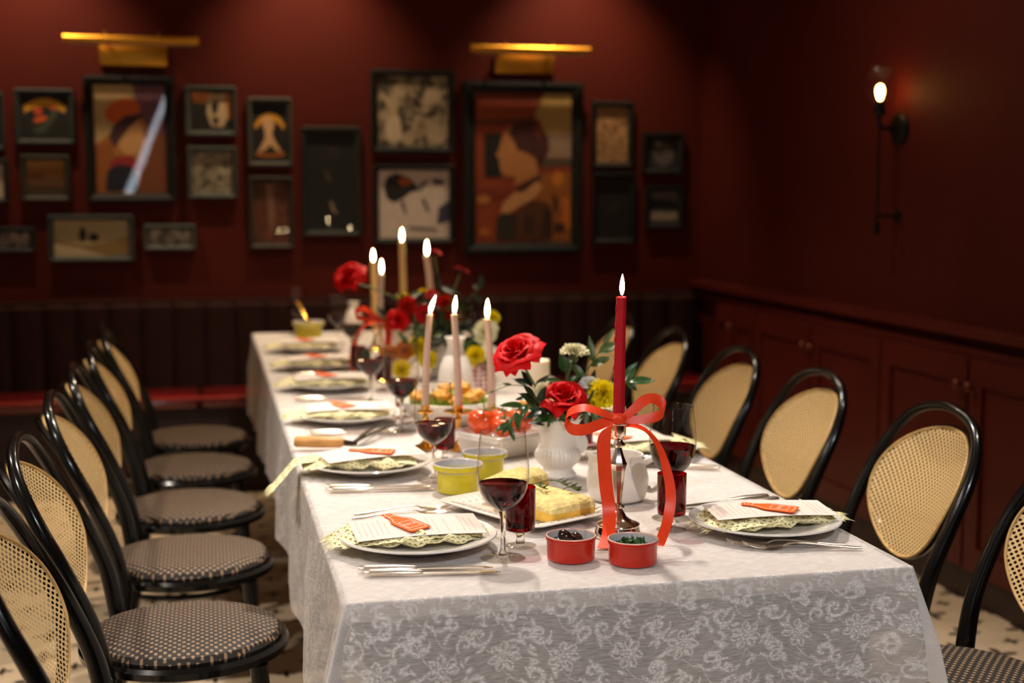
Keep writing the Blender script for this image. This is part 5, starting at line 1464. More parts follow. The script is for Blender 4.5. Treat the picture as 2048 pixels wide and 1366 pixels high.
# serving tongs with beech handle
tg = thing('serving_tongs', 'serving tongs with a pale wooden handle over the left table edge', 'tongs', (0, 0, 0))
h0, h1 = Vector((0.002, 1.272, PZ+0.020)), Vector((0.120, 1.248, PZ+0.018))
MB().tube([h0, h0+(h1-h0)*0.04, h0+(h1-h0)*0.5, h0+(h1-h0)*0.93, h1], [0.012, 0.0155, 0.0165, 0.0155, 0.011], 14, flat=(1.0, 0.85)).build('handle', M_wood, tg)
MB().tube([h1-Vector((0.004, 0, 0)), h1+Vector((0.018, 0.002, -0.004)), h1+Vector((0.03, 0.012, -0.006))], [0.008, 0.007, 0.006], 10).build('joint', M_gunmetal, tg)
for e in ((0.285, 1.600, PZ+0.006), (0.330, 1.560, PZ+0.006)):
    s_ = h1+Vector((0.022, 0.005, -0.004)); e = Vector(e); m_ = (s_+e)/2+Vector((0, 0, 0.010))
    MB().tube(smooth_path([s_, m_, e], 6), [0.0062]*7+[0.0055]*6, 8, flat=(1, 0.35)).build('arm', M_gunmetal, tg)

# ------------------------------------------------------------------ candles and candlesticks
def flame(parent, x, y, z, h=0.036, lean=0.0):
    P = [(0.0, 0.0), (0.0022, 0.003), (0.0040, 0.010), (0.0044, 0.015), (0.0035, 0.024), (0.0018, 0.032), (0, 0.038)]
    k = h/0.038
    mb = MB()
    mb.lathe([(r*k*1.0, q*k) for r, q in P], 16)
    mb.v = [(x+v[0]+lean*(v[2]/h)**1.5*h, y+v[1], z+v[2]) for v in mb.v]
    return mb.build('flame', M_flame, parent)
def taper(name, label, loc, h, r0, r1, m, lean=0.0, flh=0.036, fl_lean=0.0, drips=0, group='lit taper candles'):
    """candle standing at loc (z = its foot), leaning towards the right by 'lean' at the tip"""
    t = thing(name, label, 'candle', loc, -YAW, group)
    n = 14; P = []; R = []
    for k in range(n+1):
        u = k/n; P.append((lean*u*u, 0, h*u)); R.append(r0+(r1-r0)*u)
    mb = MB().tube(P, R, 24, cap=True)
    mb.lathe([(r1*1.02, -0.002), (r1*1.10, 0.001), (r1*0.95, 0.003), (r1*0.55, 0.0005), (0, -0.001)], 24, c=(lean, 0, h))
    rng = random.Random(5)
    for k in range(drips):
        a = rng.uniform(2.6, 3.7); z = h*rng.uniform(0.30, 0.97); rr = r0+(r1-r0)*z/h
        mb.lathe([(0, -0.005), (0.0016, -0.003), (0.0018, 0.001), (0.0009, 0.006), (0, 0.008)], 8, c=(lean*(z/h)**2+rr*math.cos(a), rr*math.sin(a), z))
    mb.build('wax', m, t, angle=60)
    MB().tube([(lean, 0, h-0.001), (lean+0.0006, 0, h+0.005), (lean+0.001+fl_lean*0.006, 0, h+0.009)], 0.0009, 6).build('wick', M_wick, t)
    flame(t, lean+0.0008, 0, h+0.0045, flh, fl_lean)
    return t
# silver candlestick
ss = thing('silver_candlestick', 'tall faceted silver candlestick holding the red candle', 'candlestick', (0.525, 0.297, PZ), 0.2)
MB().lathe([(0, 0), (0.044, 0), (0.0445, 0.003), (0.041, 0.010), (0.0385, 0.019), (0.0395, 0.021), (0.0385, 0.023), (0.035, 0.0245), (0.026, 0.028), (0.0155, 0.036), (0.0095, 0.047), (0, 0.048)], 48).build('base', M_silver, ss)
mb = MB()
for k in range(48):
    a = 2*PI*k/48; mb.lathe([(0, -0.0013), (0.0012, 0), (0, 0.0013)], 6, c=(0.0392*math.cos(a), 0.0392*math.sin(a), 0.0215))
mb.build('beading', M_silver, ss)
MB().lathe([(0.0095, 0.046), (0.0075, 0.049), (0.0125, 0.0525), (0.0125, 0.0545), (0.0075, 0.058), (0.007, 0.061)], 32).lathe([(0.007, 0.061), (0.0078, 0.075), (0.0125, 0.118), (0.0150, 0.1305), (0.0165, 0.134), (0.0145, 0.1375), (0.0105, 0.147), (0.0072, 0.158), (0.0062, 0.163)], 8).lathe([(0.0062, 0.163), (0.0065, 0.165), (0.0135, 0.1685), (0.0090, 0.1735), (0.0058, 0.178)], 8).build('stem', M_silver, ss, angle=25)
MB().lathe([(0.0058, 0.177), (0.010, 0.1805), (0.0128, 0.187), (0.0135, 0.198), (0.0137, 0.2055), (0.0215, 0.2065), (0.0222, 0.208), (0.0215, 0.2092), (0.0118, 0.2095), (0.0115, 0.195), (0, 0.194)], 40).build('candle_cup', M_silver, ss)
taper('taper_candle', 'tall deep red taper candle burning in the silver candlestick', (0.525, 0.297, PZ+0.1955), 0.2385, 0.0112, 0.0090, M_redwax, lean=0.003, flh=0.040, fl_lean=0.02, drips=9)

def make_brass(label, h=0.105, wide=0.034):
    t = thing('brass_candlestick', label, 'candlestick', (0, 0, 0), 0, 'brass candlesticks on the table')
    MB().lathe([(0, 0), (0.030, 0), (0.031, 0.003), (0.026, 0.008), (0.014, 0.013), (0.008, 0.02), (0, 0.021)], 36).build('base', M_brass, t)
    MB().lathe([(0.008, 0.019), (0.0055, 0.024), (0.009, 0.030), (0.0052, 0.036), (0.0052, h-0.040), (0.0088, h-0.034), (0.0055, h-0.028), (0.0055, h-0.022)], 20).build('stem', M_brass, t)
    MB().lathe([(0, h-0.023), (0.012, h-0.022), (wide, h-0.017), (wide+0.001, h-0.014), (wide-0.002, h-0.0145), (0.012, h-0.019), (0.0105, h-0.018), (0.0118, h), (0.0100, h), (0.0095, h-0.012), (0, h-0.012)], 40, ripple=lambda z, a: 1.0).build('drip_pan', M_brass, t)
    return t
# the three near blush candles
bA = make_brass('brass candlestick, left of the three behind the wine glass', 0.108, 0.020); bA.location = (0.317, 1.216, PZ)
bB = make_brass('brass candlestick with a wide drip pan, middle of the three', 0.110, 0.036); bB.location = (0.393, 1.186, PZ)
bC = make_brass('short brass candlestick behind the tomatoes, right of the three', 0.080, 0.026); bC.location = (0.512, 1.357, PZ)
taper('taper_candle', 'blush pink taper, left of the three, its flame leaning right', (0.317, 1.216, PZ+0.097), 0.231, 0.0095, 0.0070, M_blushwax, lean=0.012, flh=0.044, fl_lean=0.32)
taper('taper_candle', 'blush pink taper in the middle of the three, before the white bottle', (0.393, 1.186, PZ+0.099), 0.230, 0.0100, 0.0074, M_blushwax, lean=-0.009, flh=0.044, fl_lean=0.08)
taper('taper_candle', 'blush pink taper, right of the three, behind the tomatoes', (0.512, 1.357, PZ+0.069), 0.231, 0.0110, 0.0080, M_blushwax, lean=-0.012, flh=0.050, fl_lean=0.02)
for x, y, h, lb in ((0.456, 3.380, 0.118, 'brass candlestick of the far left cream candle'), (0.391, 2.683, 0.172, 'brass candlestick of the white candle, orange ribbon beside it'), (0.534, 3.103, 0.215, 'tall brass candlestick of the tallest far candle'), (0.663, 3.244, 0.205, 'brass candlestick of the leaning far right candle')):
    b_ = make_brass(lb, h, 0.026); b_.location = (x, y, PZ)
taper('taper_candle', 'cream taper at the far end, left of all, behind the white one', (0.456, 3.380, PZ+0.107), 0.243, 0.0140, 0.0115, M_creamwax, lean=-0.004, flh=0.048, fl_lean=0.0)
taper('taper_candle', 'white taper at the far end, right in front of the left cream one', (0.391, 2.683, PZ+0.161), 0.181, 0.0128, 0.0105, M_whitewax, lean=0.006, flh=0.050)
taper('taper_candle', 'tallest cream taper at the far end, highest flame on the table', (0.534, 3.103, PZ+0.204), 0.234, 0.0142, 0.0118, M_creamwax, lean=-0.005, flh=0.052)
taper('taper_candle', 'blush taper at the far end leaning left, right of the tallest', (0.663, 3.244, PZ+0.194), 0.185, 0.0150, 0.0120, M_blushwax, lean=-0.016, flh=0.058)

# ------------------------------------------------------------------ ribbon bows
def ribbon(mb, pts, dirs, widths, n=7):
    P = smooth_path(pts, n); D = smooth_path(dirs, n); Wd = smooth_path([(w_, 0, 0) for w_ in widths], n)
    m = len(P)-1
    def f(u, v):
        i = u*m; a = int(min(m-1, math.floor(i))); t = i-a
        p = P[a].lerp(P[a+1], t); d = D[a].lerp(D[a+1], t)
        d = d.normalized() if d.length > 1e-6 else Vector((0, 0, 1))
        w_ = Wd[a].x*(1-t)+Wd[a+1].x*t
        return p+d*w_*(v-0.5)
    mb.grid(f, m*2, 6)
    return mb
def make_bow(label, loc):
    t = thing('ribbon_bow', label, 'ribbon', loc, -YAW, 'orange ribbon bows tied to candlesticks')
    ribbon(MB(), [(-0.004, -0.016, 0.219), (-0.030, -0.018, 0.229), (-0.062, -0.014, 0.238), (-0.088, -0.006, 0.230), (-0.096, 0.002, 0.214), (-0.086, -0.004, 0.198), (-0.062, -0.018, 0.199), (-0.032, -0.020, 0.210), (-0.004, -0.016, 0.217)],
           [(0, 0.3, 1), (0, 0.7, 0.8), (0.1, 0.9, 0.55), (0.3, 0.7, 0.7), (0.2, 0.3, 1), (0.1, -0.2, 1), (0.1, -0.1, 1), (0, 0, 1), (0, 0.3, 1)], [0.012, 0.017, 0.021, 0.022, 0.022, 0.022, 0.022, 0.020, 0.012]).build('loop', M_ribbon, t)
    ribbon(MB(), [(0.004, -0.016, 0.219), (0.022, -0.014, 0.232), (0.042, -0.008, 0.248), (0.060, 0.0, 0.253), (0.078, 0.004, 0.244), (0.083, 0.0, 0.231), (0.070, -0.008, 0.222), (0.045, -0.014, 0.217), (0.020, -0.016, 0.216), (0.004, -0.016, 0.217)],
           [(0, 0.2, 1), (-0.3, 0.4, 1), (-0.3, 0.5, 0.8), (0.1, 0.6, 0.7), (0.3, 0.3, 0.9), (0.2, 0, 1), (0.1, 0.2, 1), (0, 0.4, 1), (0, 0.3, 1), (0, 0.2, 1)], [0.012, 0.018, 0.021, 0.022, 0.022, 0.022, 0.020, 0.017, 0.015, 0.012]).build('loop', M_ribbon, t)
    def knot(u, v):
        a = 2*PI*u; b_ = PI*(v-0.5)
        r = 1+0.12*math.sin(4*a+3*b_)
        return (0.013*r*math.cos(b_)*math.cos(a), -0.016+0.0075*r*math.cos(b_)*math.sin(a), 0.2165+0.011*r*math.sin(b_))
    MB().grid(knot, 20, 12).build('knot', M_ribbon, t)
    # band round the candle
    MB().grid(lambda u, v: ((0.0125+0.0015*math.sin(6*PI*u))*math.cos(2*PI*u), (0.0125+0.0015*math.sin(6*PI*u))*math.sin(2*PI*u), 0.2095+0.014*v), 32, 3).build('band', M_ribbon, t)
    ribbon(MB(), [(-0.004, -0.020, 0.216), (-0.022, -0.024, 0.203), (-0.0285, -0.026, 0.178), (-0.0275, -0.026, 0.140), (-0.0235, -0.025, 0.095), (-0.0185, -0.030, 0.055), (-0.021, -0.058, 0.022), (-0.030, -0.088, 0.0035), (-0.033, -0.100, 0.002)],
           [(0.5, 0, 0.9), (0.9, -0.1, 0.5), (1, -0.05, 0.1), (1, 0.05, 0), (1, 0.05, 0), (1, 0.1, 0), (1, 0, 0.1), (1, 0, 0), (1, -0.1, 0)], [0.012, 0.022, 0.0245, 0.0245, 0.0245, 0.0245, 0.0235, 0.024, 0.024]).build('tail', M_ribbon, t)
    ribbon(MB(), [(0.006, -0.014, 0.210), (0.026, -0.012, 0.206), (0.050, -0.012, 0.195), (0.070, -0.016, 0.170), (0.083, -0.020, 0.135), (0.091, -0.024, 0.100), (0.092, -0.030, 0.068), (0.084, -0.046, 0.034), (0.072, -0.068, 0.010), (0.066, -0.080, 0.002)],
           [(0, 0.4, 1), (0.2, 0.9, 0.4), (0.4, 0.95, 0.3), (0.8, 0.7, 0.3), (0.95, 0.3, 0.2), (1, 0.1, 0.1), (1, 0, 0), (0.95, 0.2, -0.3), (0.9, 0.3, -0.3), (0.9, 0.3, -0.2)], [0.012, 0.016, 0.014, 0.014, 0.0165, 0.0185, 0.0195, 0.020, 0.021, 0.021]).build('tail', M_ribbon, t)
    return t
bow = make_bow('orange-red satin ribbon bow tied under the red candle, tails hanging down', (0.525, 0.297, PZ))
fb = dup(bow, (0.391, 2.683, PZ-0.03), -YAW, 'orange ribbon tied under the white far candle, tail curving left', scale=(-1.05, 1.0, 1.0))
fb.rotation_euler = (0, 0, -YAW)

# ------------------------------------------------------------------ flowers
def petal_cup(mb, c, axis, ang, half, r_of, h_of, mi=0, nu=8, nv=7, edge=0.0, ph=0.0, tipw=1.0):
    """one petal wrapped around the bloom axis: angle ang +- half; r_of(v), h_of(v) give the section"""
    q = Vector((0, 0, 1)).rotation_difference(axis.normalized())
    def f(u, v):
        s = 2*u-1
        wv = math.sin(PI*(0.12+0.72*v))**0.7
        a = ang+s*half*wv
        r = r_of(v)*(1+0.10*s*s*(v))+0.0012*math.sin(9*s+ph)*v
        h = h_of(v)-edge*s*s*v+0.0010*math.sin(7*s+2*ph)*v
        return c+q @ Vector((r*math.cos(a), r*math.sin(a), h))
    mb.grid(f, nu, nv, mi)
def rose_bloom(mb, c, axis, R, openness=0.6, seed=1, outer=6):
    rng = random.Random(seed)
    axis = Vector(axis)
    n = 17; g = 2.399
    for k in range(n):
        t = k/(n-1)
        a = k*g
        base = 0.05+0.12*t
        top = 0.10+(0.20+0.62*openness)*t**1.25
        H = 1.05-0.38*t*openness
        curl = 0.05+0.34*t*t*openness
        rr = lambda v, b=base, tp=top, cu=curl: R*(b+(tp-b)*math.sin(v*PI*0.5)**0.8+cu*max(0, v-0.72)*2.2)
        hh = lambda v, H_=H, cu=curl: R*(-0.42+H_*math.sin(v*1.45)-cu*max(0, v-0.75)*1.6)
        petal_cup(mb, Vector(c), axis, a, 1.25-0.25*t, rr, hh, edge=R*0.16*t, ph=rng.uniform(0, 6))
    for k in range(outer):
        a = 2*PI*k/outer+rng.uniform(-.35, .35)
        flare = rng.uniform(0.85, 1.25)
        rr = lambda v, f=flare: R*(0.10+f*0.95*v)
        hh = lambda v, f=flare: R*(-0.44+0.60*math.sin(v*2.0)-0.30*max(0, v-0.7)*f)
        petal_cup(mb, Vector(c), axis, a, 0.74, rr, hh, edge=R*0.18, ph=rng.uniform(0, 6), nu=10, nv=9)
def carnation_bloom(mb, c, axis, R, seed=1, flat=0.7, n=60):
    rng = random.Random(seed); axis = Vector(axis).normalized(); q = Vector((0, 0, 1)).rotation_difference(axis)
    for k in range(n):
        t = (k+0.5)/n; a = k*2.399; el = PI/2*(1-t*1.08)
        d = Vector((math.cos(el)*math.cos(a), math.cos(el)*math.sin(a), math.sin(el)*flat))
        s = Vector((-math.sin(a), math.cos(a), 0)); ph = rng.uniform(0, 6); L_ = R*rng.uniform(0.85, 1.1); wd = R*rng.uniform(0.28, 0.42)
        nrm = d.cross(s)
        def f(u, v, d=d, s=s, nrm=nrm, ph=ph, L_=L_, wd=wd):
            w_ = wd*(0.15+0.85*v)
            p = d*L_*(0.15+0.85*v)*(1-0.05*abs(math.sin(11*u+ph)))+s*(u-0.5)*2*w_+nrm*(0.10*R*v*math.sin(14*u+ph))
            return Vector(c)+q @ p
        mb.grid(f, 9, 4)
def stem_tube(P, r=0.0026):
    return MB().tube(smooth_path(P, 6), r, 8)
def leaf_mesh(mb, p, d, up, L_, W_, bend=0.25, fold=0.25, ph=0.0):
    d = Vector(d).normalized(); up = Vector(up); s = d.cross(up)
    s = s.normalized() if s.length > 1e-5 else Vector((1, 0, 0)); n = s.cross(d).normalized()
    def f(u, v):
        w_ = W_*math.sin(PI*v**0.8)**0.9*(1-0.15*v)
        x = 2*u-1
        return Vector(p)+d*(L_*v)+s*(x*w_/2)+n*(fold*abs(x)*w_/2-bend*L_*v*v+0.03*L_*math.sin(6*v+ph)*x)
    mb.grid(f, 6, 12)
    return mb
def at(base, o, f, z):
    """point at offset o to the right, f away, z up from a base on the table"""
    return Vector(base)+RV*o+FV*f+Vector((0, 0, z))
def flower(name, label, cat, base, root, tip, kind, axis, R, m, seed=1, group='flowers in the near urn vase', mid=None, openness=0.6, stem_r=0.0026, outer=6, calyx=True, flat=0.7):
    """a cut flower: stem from root to bloom, bloom, calyx; root/tip are (right, away, up) from base"""
    r0 = at(base, *root); t0 = at(base, *tip)
    t = thing(name, label, cat, tuple(r0), 0, group)
    A = RV*axis[0]+FV*axis[1]+Vector((0, 0, axis[2])); A.normalize()
    foot = (t0-A*R*0.5)-r0
    mid_ = foot*0.5+Vector((0, 0, foot.length*0.05))
    if mid is not None: mid_ = at(base, *mid)-r0
    stem_tube([(0, 0, 0), mid_, foot], stem_r).build('stem', M_stem, t)
    c = t0-r0
    mb = MB()
    if kind == 'rose': rose_bloom(mb, c, A, R, openness, seed, outer)
    elif kind == 'carnation': carnation_bloom(mb, c-A*R*0.25, A, R, seed, flat)
    elif kind == 'gerbera':
        q = Vector((0, 0, 1)).rotation_difference(A)
        for lay, (nn, rr_, hh_) in enumerate(((26, 1.0, 0.0), (22, 0.78, 0.08), (18, 0.5, 0.14))):
            for k in range(nn):
                a = 2*PI*(k+0.5*lay)/nn
                d = q @ Vector((math.cos(a), math.sin(a), 0.10+0.25*lay)); up = q @ Vector((0, 0, 1))
                leaf_mesh(mb, c+up*hh_*R*0.5+d*R*0.2, d, up, R*rr_*0.85, R*0.22, bend=0.10, fold=0.1)
        cm = MB().lathe([(0, 0.16*R), (0.16*R, 0.14*R), (0.26*R, 0.05*R), (0.2*R, -0.05*R), (0, -0.1*R)], 20, M=Matrix.Translation(c) @ q.to_matrix().to_4x4())
    b_ = mb.build('bloom', m, t, angle=80)
    if kind == 'gerbera': cm.build('centre', M_gerbc, b_)
    if calyx:
        q = Vector((0, 0, 1)).rotation_difference(A).to_matrix().to_4x4()
        cx = MB()
        if kind == 'carnation':
            cx.lathe([(0, -1.05*R), (0.16*R, -1.0*R), (0.30*R, -0.7*R), (0.36*R, -0.35*R), (0.30*R, -0.2*R), (0, -0.2*R)], 16, M=Matrix.Translation(c) @ q)
        else:
            cx.lathe([(0, -0.62*R), (0.10*R, -0.58*R), (0.17*R, -0.46*R), (0.12*R, -0.36*R), (0, -0.36*R)], 14, M=Matrix.Translation(c) @ q)
            for k in range(5):
                a = 2*PI*k/5; d = (q.to_3x3() @ Vector((math.cos(a), math.sin(a), -0.75)))
                leaf_mesh(cx, c-A*R*0.44, d, A, R*0.62, R*0.15, bend=-0.2)
        cx.build('calyx', M_leaf2, t, angle=60)
    return t
def sprig(label, base, pts, leaves, m=None, group='leafy sprigs in the near urn vase', r=0.0016, cat='foliage'):
    """leafy twig: pts (right, away, up) path; leaves: (u, dir(right,away,up), length, width)"""
    m = m or M_leaf
    P = [at(base, *p) for p in pts]; r0 = P[0]
    t = thing('leafy_sprig', label, cat, tuple(r0), 0, group)
    path = smooth_path([p-r0 for p in P], 8)
    MB().tube(path, [r*(1.25-0.7*i/(len(path)-1)) for i in range(len(path))], 7).build('stem', M_stem, t)
    for k, (u, d, L_, W_) in enumerate(leaves):
        p = path[min(len(path)-1, int(u*(len(path)-1)))]
        D = RV*d[0]+FV*d[1]+Vector((0, 0, d[2]))
        leaf_mesh(MB(), p, D, Vector((0, 0, 1))-FV*0.9, L_, W_, bend=0.12+0.1*math.sin(k), fold=0.22, ph=k).build('leaf', m, t, angle=80)
    return t
V = VASE
IN = 0.095
flower('rose', 'open red rose up on the left of the near vase', 'rose', V, (-0.010, 0.0, IN), (-0.092, -0.015, 0.276), 'rose', (-0.35, -0.55, 0.80), 0.050, M_rose, 3, openness=0.9, mid=(-0.045, -0.005, 0.19), outer=7)
flower('rose', 'full red rose low over the rim of the near vase', 'rose', V, (0.0, 0.0, IN), (0.012, -0.045, 0.178), 'rose', (0.10, -0.55, 0.85), 0.056, M_rose, 12, openness=0.55, outer=5)
flower('carnation', 'cream carnation seen from the side above the near vase', 'carnation', V, (0.010, 0.01, IN), (0.038, 0.02, 0.280), 'carnation', (0.10, -0.05, 1.0), 0.032, M_cream, 4, mid=(0.016, 0.015, 0.19), flat=0.62)
flower('carnation', 'yellow carnation right of the low red rose', 'carnation', V, (0.016, 0.0, IN), (0.102, -0.02, 0.190), 'carnation', (0.45, -0.75, 0.55), 0.034, M_yel, 6, mid=(0.05, 0.0, 0.14))
flower('lisianthus', 'small white bloom between the low red rose and the yellow carnation', 'flower', V, (0.012, 0.006, IN), (0.072, 0.005, 0.208), 'carnation', (0.1, -0.3, 1.0), 0.024, M_white, 8, mid=(0.04, 0.004, 0.15))
flower('carnation', 'small cream bloom left of the low red rose', 'carnation', V, (-0.010, 0.0, IN), (-0.036, -0.012, 0.196), 'carnation', (-0.3, -0.6, 0.7), 0.019, M_cream, 9, mid=(-0.02, 0.0, 0.15))
flower('carnation', 'folded yellow bloom hanging below the yellow carnation', 'carnation', V, (0.015, -0.005, IN), (0.078, -0.03, 0.165), 'carnation', (0.1, -0.7, -0.2), 0.018, M_yel, 16, mid=(0.05, -0.01, 0.13))
sprig('leafy sprig drooping left over the tomatoes from the near vase', V, [(-0.015, -0.01, 0.10), (-0.050, -0.03, 0.160), (-0.085, -0.045, 0.158), (-0.108, -0.055, 0.125)],
      [(0.35, (-0.5, -0.3, 0.5), 0.052, 0.022), (0.5, (-0.3, -0.4, -0.6), 0.040, 0.017), (0.62, (-0.95, -0.1, 0.15), 0.050, 0.021), (0.78, (0.15, -0.2, -0.9), 0.046, 0.017), (0.85, (-0.5, -0.2, -0.8), 0.050, 0.017), (1.0, (0.3, -0.2, -0.9), 0.040, 0.015), (0.98, (-0.9, -0.2, -0.5), 0.042, 0.015), (0.2, (-0.6, -0.4, 0.6), 0.046, 0.020)])
sprig('dark leaves bunched low left of the low red rose', V, [(-0.012, -0.015, 0.10), (-0.030, -0.035, 0.150), (-0.050, -0.045, 0.180)],
      [(0.3, (-0.9, -0.4, 0.1), 0.050, 0.024), (0.5, (0.6, -0.5, 0.2), 0.050, 0.024), (0.6, (-0.8, -0.4, -0.3), 0.050, 0.022), (0.8, (0.2, -0.4, 0.7), 0.048, 0.022), (1.0, (-0.6, -0.3, 0.7), 0.044, 0.018), (0.85, (-0.9, -0.1, 0.4), 0.05, 0.02), (0.7, (0.7, -0.4, -0.3), 0.052, 0.022)], M_leafdk)
sprig('thin curling twig reaching left past the blush candle', V, [(-0.015, 0.0, 0.10), (-0.055, 0.01, 0.185), (-0.100, 0.015, 0.200), (-0.140, 0.02, 0.186)], [(0.7, (-0.9, 0, 0.1), 0.036, 0.008), (1.0, (-0.9, 0, -0.3), 0.028, 0.006)], M_leaf2, r=0.0012)
sprig('leafy sprig reaching right of the red candle', V, [(0.015, 0.0, 0.10), (0.080, 0.01, 0.170), (0.140, 0.02, 0.200), (0.168, 0.025, 0.205)],
      [(0.72, (0.5, 0.1, 0.85), 0.058, 0.026), (0.85, (0.95, 0, 0.18), 0.062, 0.024), (0.8, (0.5, -0.2, -0.3), 0.030, 0.016), (0.5, (0.7, -0.2, -0.5), 0.046, 0.018), (0.35, (0.2, -0.5, -0.5), 0.044, 0.018)])
sprig('leafy sprig rising between the cream carnation and red candle', V, [(0.012, 0.01, 0.10), (0.050, 0.02, 0.200), (0.078, 0.03, 0.250), (0.108, 0.035, 0.296)],
      [(0.45, (-0.6, 0, 0.7), 0.055, 0.020), (0.6, (0.8, -0.2, 0.5), 0.055, 0.024), (0.68, (-0.1, 0, 1.0), 0.058, 0.018), (0.8, (0.85, -0.1, 0.45), 0.060, 0.030), (0.92, (0.6, 0, 0.9), 0.036, 0.014), (1.0, (0.5, 0, 0.9), 0.034, 0.010), (0.4, (0.9, -0.2, -0.2), 0.05, 0.02)], M_leaf2)
sprig('rounded leaves beside the cream carnation stem', V, [(0.008, 0.0, 0.10), (0.018, 0.01, 0.200), (0.018, 0.015, 0.245)], [(0.75, (-0.25, -0.1, 0.9), 0.050, 0.028), (0.9, (0.4, 0, 0.9), 0.040, 0.016), (0.55, (-0.8, -0.2, 0.4), 0.050, 0.018), (0.5, (0.7, -0.2, 0.6), 0.05, 0.018)], M_leaf)
sprig('leaves hanging over the vase rim under the yellow carnation', V, [(0.015, -0.01, 0.10), (0.055, -0.035, 0.155), (0.085, -0.045, 0.150)], [(0.5, (0.2, -0.4, -0.8), 0.046, 0.016), (0.7, (0.5, -0.3, -0.8), 0.044, 0.016), (0.9, (0.8, -0.2, -0.4), 0.040, 0.014), (1.0, (0.9, -0.1, 0.1), 0.036, 0.012), (0.35, (-0.2, -0.5, 0.7), 0.07, 0.016), (0.6, (0.3, -0.5, 0.8), 0.055, 0.014)], M_leaf2)

sprig('dark leaves filling the near vase left, behind the low rose', V, [(-0.010, 0.01, 0.10), (-0.035, 0.02, 0.165), (-0.060, 0.02, 0.200)],
      [(0.3, (-0.8, 0.1, 0.5), 0.055, 0.024), (0.45, (0.3, 0, 0.9), 0.055, 0.024), (0.6, (-0.9, -0.3, 0.1), 0.055, 0.022), (0.75, (0.5, -0.2, 0.7), 0.050, 0.022), (0.9, (-0.5, -0.2, 0.8), 0.048, 0.02), (1.0, (-0.9, 0, 0.3), 0.044, 0.018), (0.5, (-0.2, -0.6, -0.3), 0.055, 0.024)], M_leafdk)
sprig('dark leaves filling the near vase right, behind the yellow carnation', V, [(0.010, 0.01, 0.10), (0.050, 0.025, 0.165), (0.085, 0.03, 0.190)],
      [(0.3, (0.8, -0.2, 0.4), 0.055, 0.022), (0.45, (-0.3, 0, 0.9), 0.060, 0.024), (0.6, (0.6, -0.4, -0.5), 0.055, 0.022), (0.8, (0.2, -0.2, 0.9), 0.055, 0.022), (1.0, (0.9, 0, 0.3), 0.05, 0.02)], M_leafdk)
sprig('glossy leaves lying over the near vase rim under the low rose', V, [(0.0, -0.02, 0.11), (-0.010, -0.045, 0.145), (0.000, -0.055, 0.150)],
      [(0.4, (-0.9, -0.3, -0.1), 0.055, 0.022), (0.6, (0.9, -0.3, 0.0), 0.055, 0.020), (0.8, (-0.4, -0.5, -0.5), 0.040, 0.018), (1.0, (0.5, -0.4, -0.5), 0.040, 0.018)])

# far bouquet in a second urn
V1 = Vector((0.580, 2.550, PZ))
u1 = dup(u0, V1, -YAW, 'white fluted urn vase of the far bouquet, hidden among leaves', scale=0.95)
G1 = 'flowers of the far bouquet'
def f1(name, label, cat, tip, kind, axis, R, m, seed, mid=None, op=0.7, base=V1, grp=G1, z0=0.09):
    return flower(name, label, cat, base, (0.0, 0.0, z0), tip, kind, axis, R, m, seed, group=grp, mid=mid, openness=op, stem_r=0.0032, calyx=(kind != 'gerbera'))
f1('rose', 'large red rose leaning far out left, left of the far candles', 'rose', (-0.315, 0.02, 0.338), 'rose', (-0.3, -0.7, 0.6), 0.052, M_rose, 21, mid=(-0.13, 0.02, 0.25), op=0.95)
f1('carnation', 'bright orange-red bloom under the tallest far candle', 'carnation', (-0.115, 0.0, 0.245), 'carnation', (-0.2, -0.8, 0.6), 0.036, M_rose2, 22)
f1('rose', 'dark red rose low left in the far bouquet', 'rose', (-0.140, -0.03, 0.195), 'rose', (-0.2, -0.8, 0.4), 0.036, M_rose, 23, op=0.5)
f1('gerbera', 'crimson gerbera facing the camera, middle of the far bouquet', 'gerbera', (-0.050, -0.05, 0.218), 'gerbera', (0.0, -1.0, 0.15), 0.038, M_gerb, 24)
f1('gerbera', 'small crimson gerbera above the facing one in the far bouquet', 'gerbera', (-0.030, 0.02, 0.275), 'gerbera', (0.2, -0.6, 0.8), 0.030, M_gerb, 25)
f1('gerbera', 'red gerbera on a long bent stem, top right of the far bouquet', 'gerbera', (0.074, 0.02, 0.362), 'gerbera', (0.35, 0.1, 0.9), 0.030, M_gerb, 26, mid=(0.035, 0.01, 0.25))
f1('gerbera', 'red gerbera highest in the far bouquet, beside the leaning candle', 'gerbera', (-0.016, 0.05, 0.420), 'gerbera', (0.3, -0.2, 0.9), 0.024, M_gerb, 27, mid=(0.0, 0.03, 0.28))
f1('carnation', 'orange-red bloom behind the left blush flame', 'carnation', (0.020, -0.02, 0.255), 'carnation', (0.3, -0.8, 0.4), 0.030, M_rose2, 28)
f1('carnation', 'dark red bloom right of the facing gerbera', 'carnation', (0.050, -0.03, 0.215), 'carnation', (0.3, -0.8, 0.3), 0.026, M_gerb, 29)
f1('daffodil', 'bright yellow bloom left of the left blush candle, upper one', 'flower', (-0.072, -0.10, 0.112), 'carnation', (-0.3, -0.9, 0.3), 0.040, M_yel, 30)
f1('daffodil', 'bright yellow bloom left of the left blush candle, lower one', 'flower', (-0.036, -0.12, 0.070), 'carnation', (0.1, -0.9, 0.1), 0.034, M_yel, 31)
f1('daffodil', 'small yellow bud left above the orange-red bloom', 'flower', (-0.132, 0.03, 0.275), 'carnation', (-0.3, 0, 0.9), 0.018, M_yel, 33)
f1('daffodil', 'small yellow bud beside the tallest far candle', 'flower', (-0.058, 0.03, 0.290), 'carnation', (0.2, 0, 0.9), 0.016, M_yel, 34)
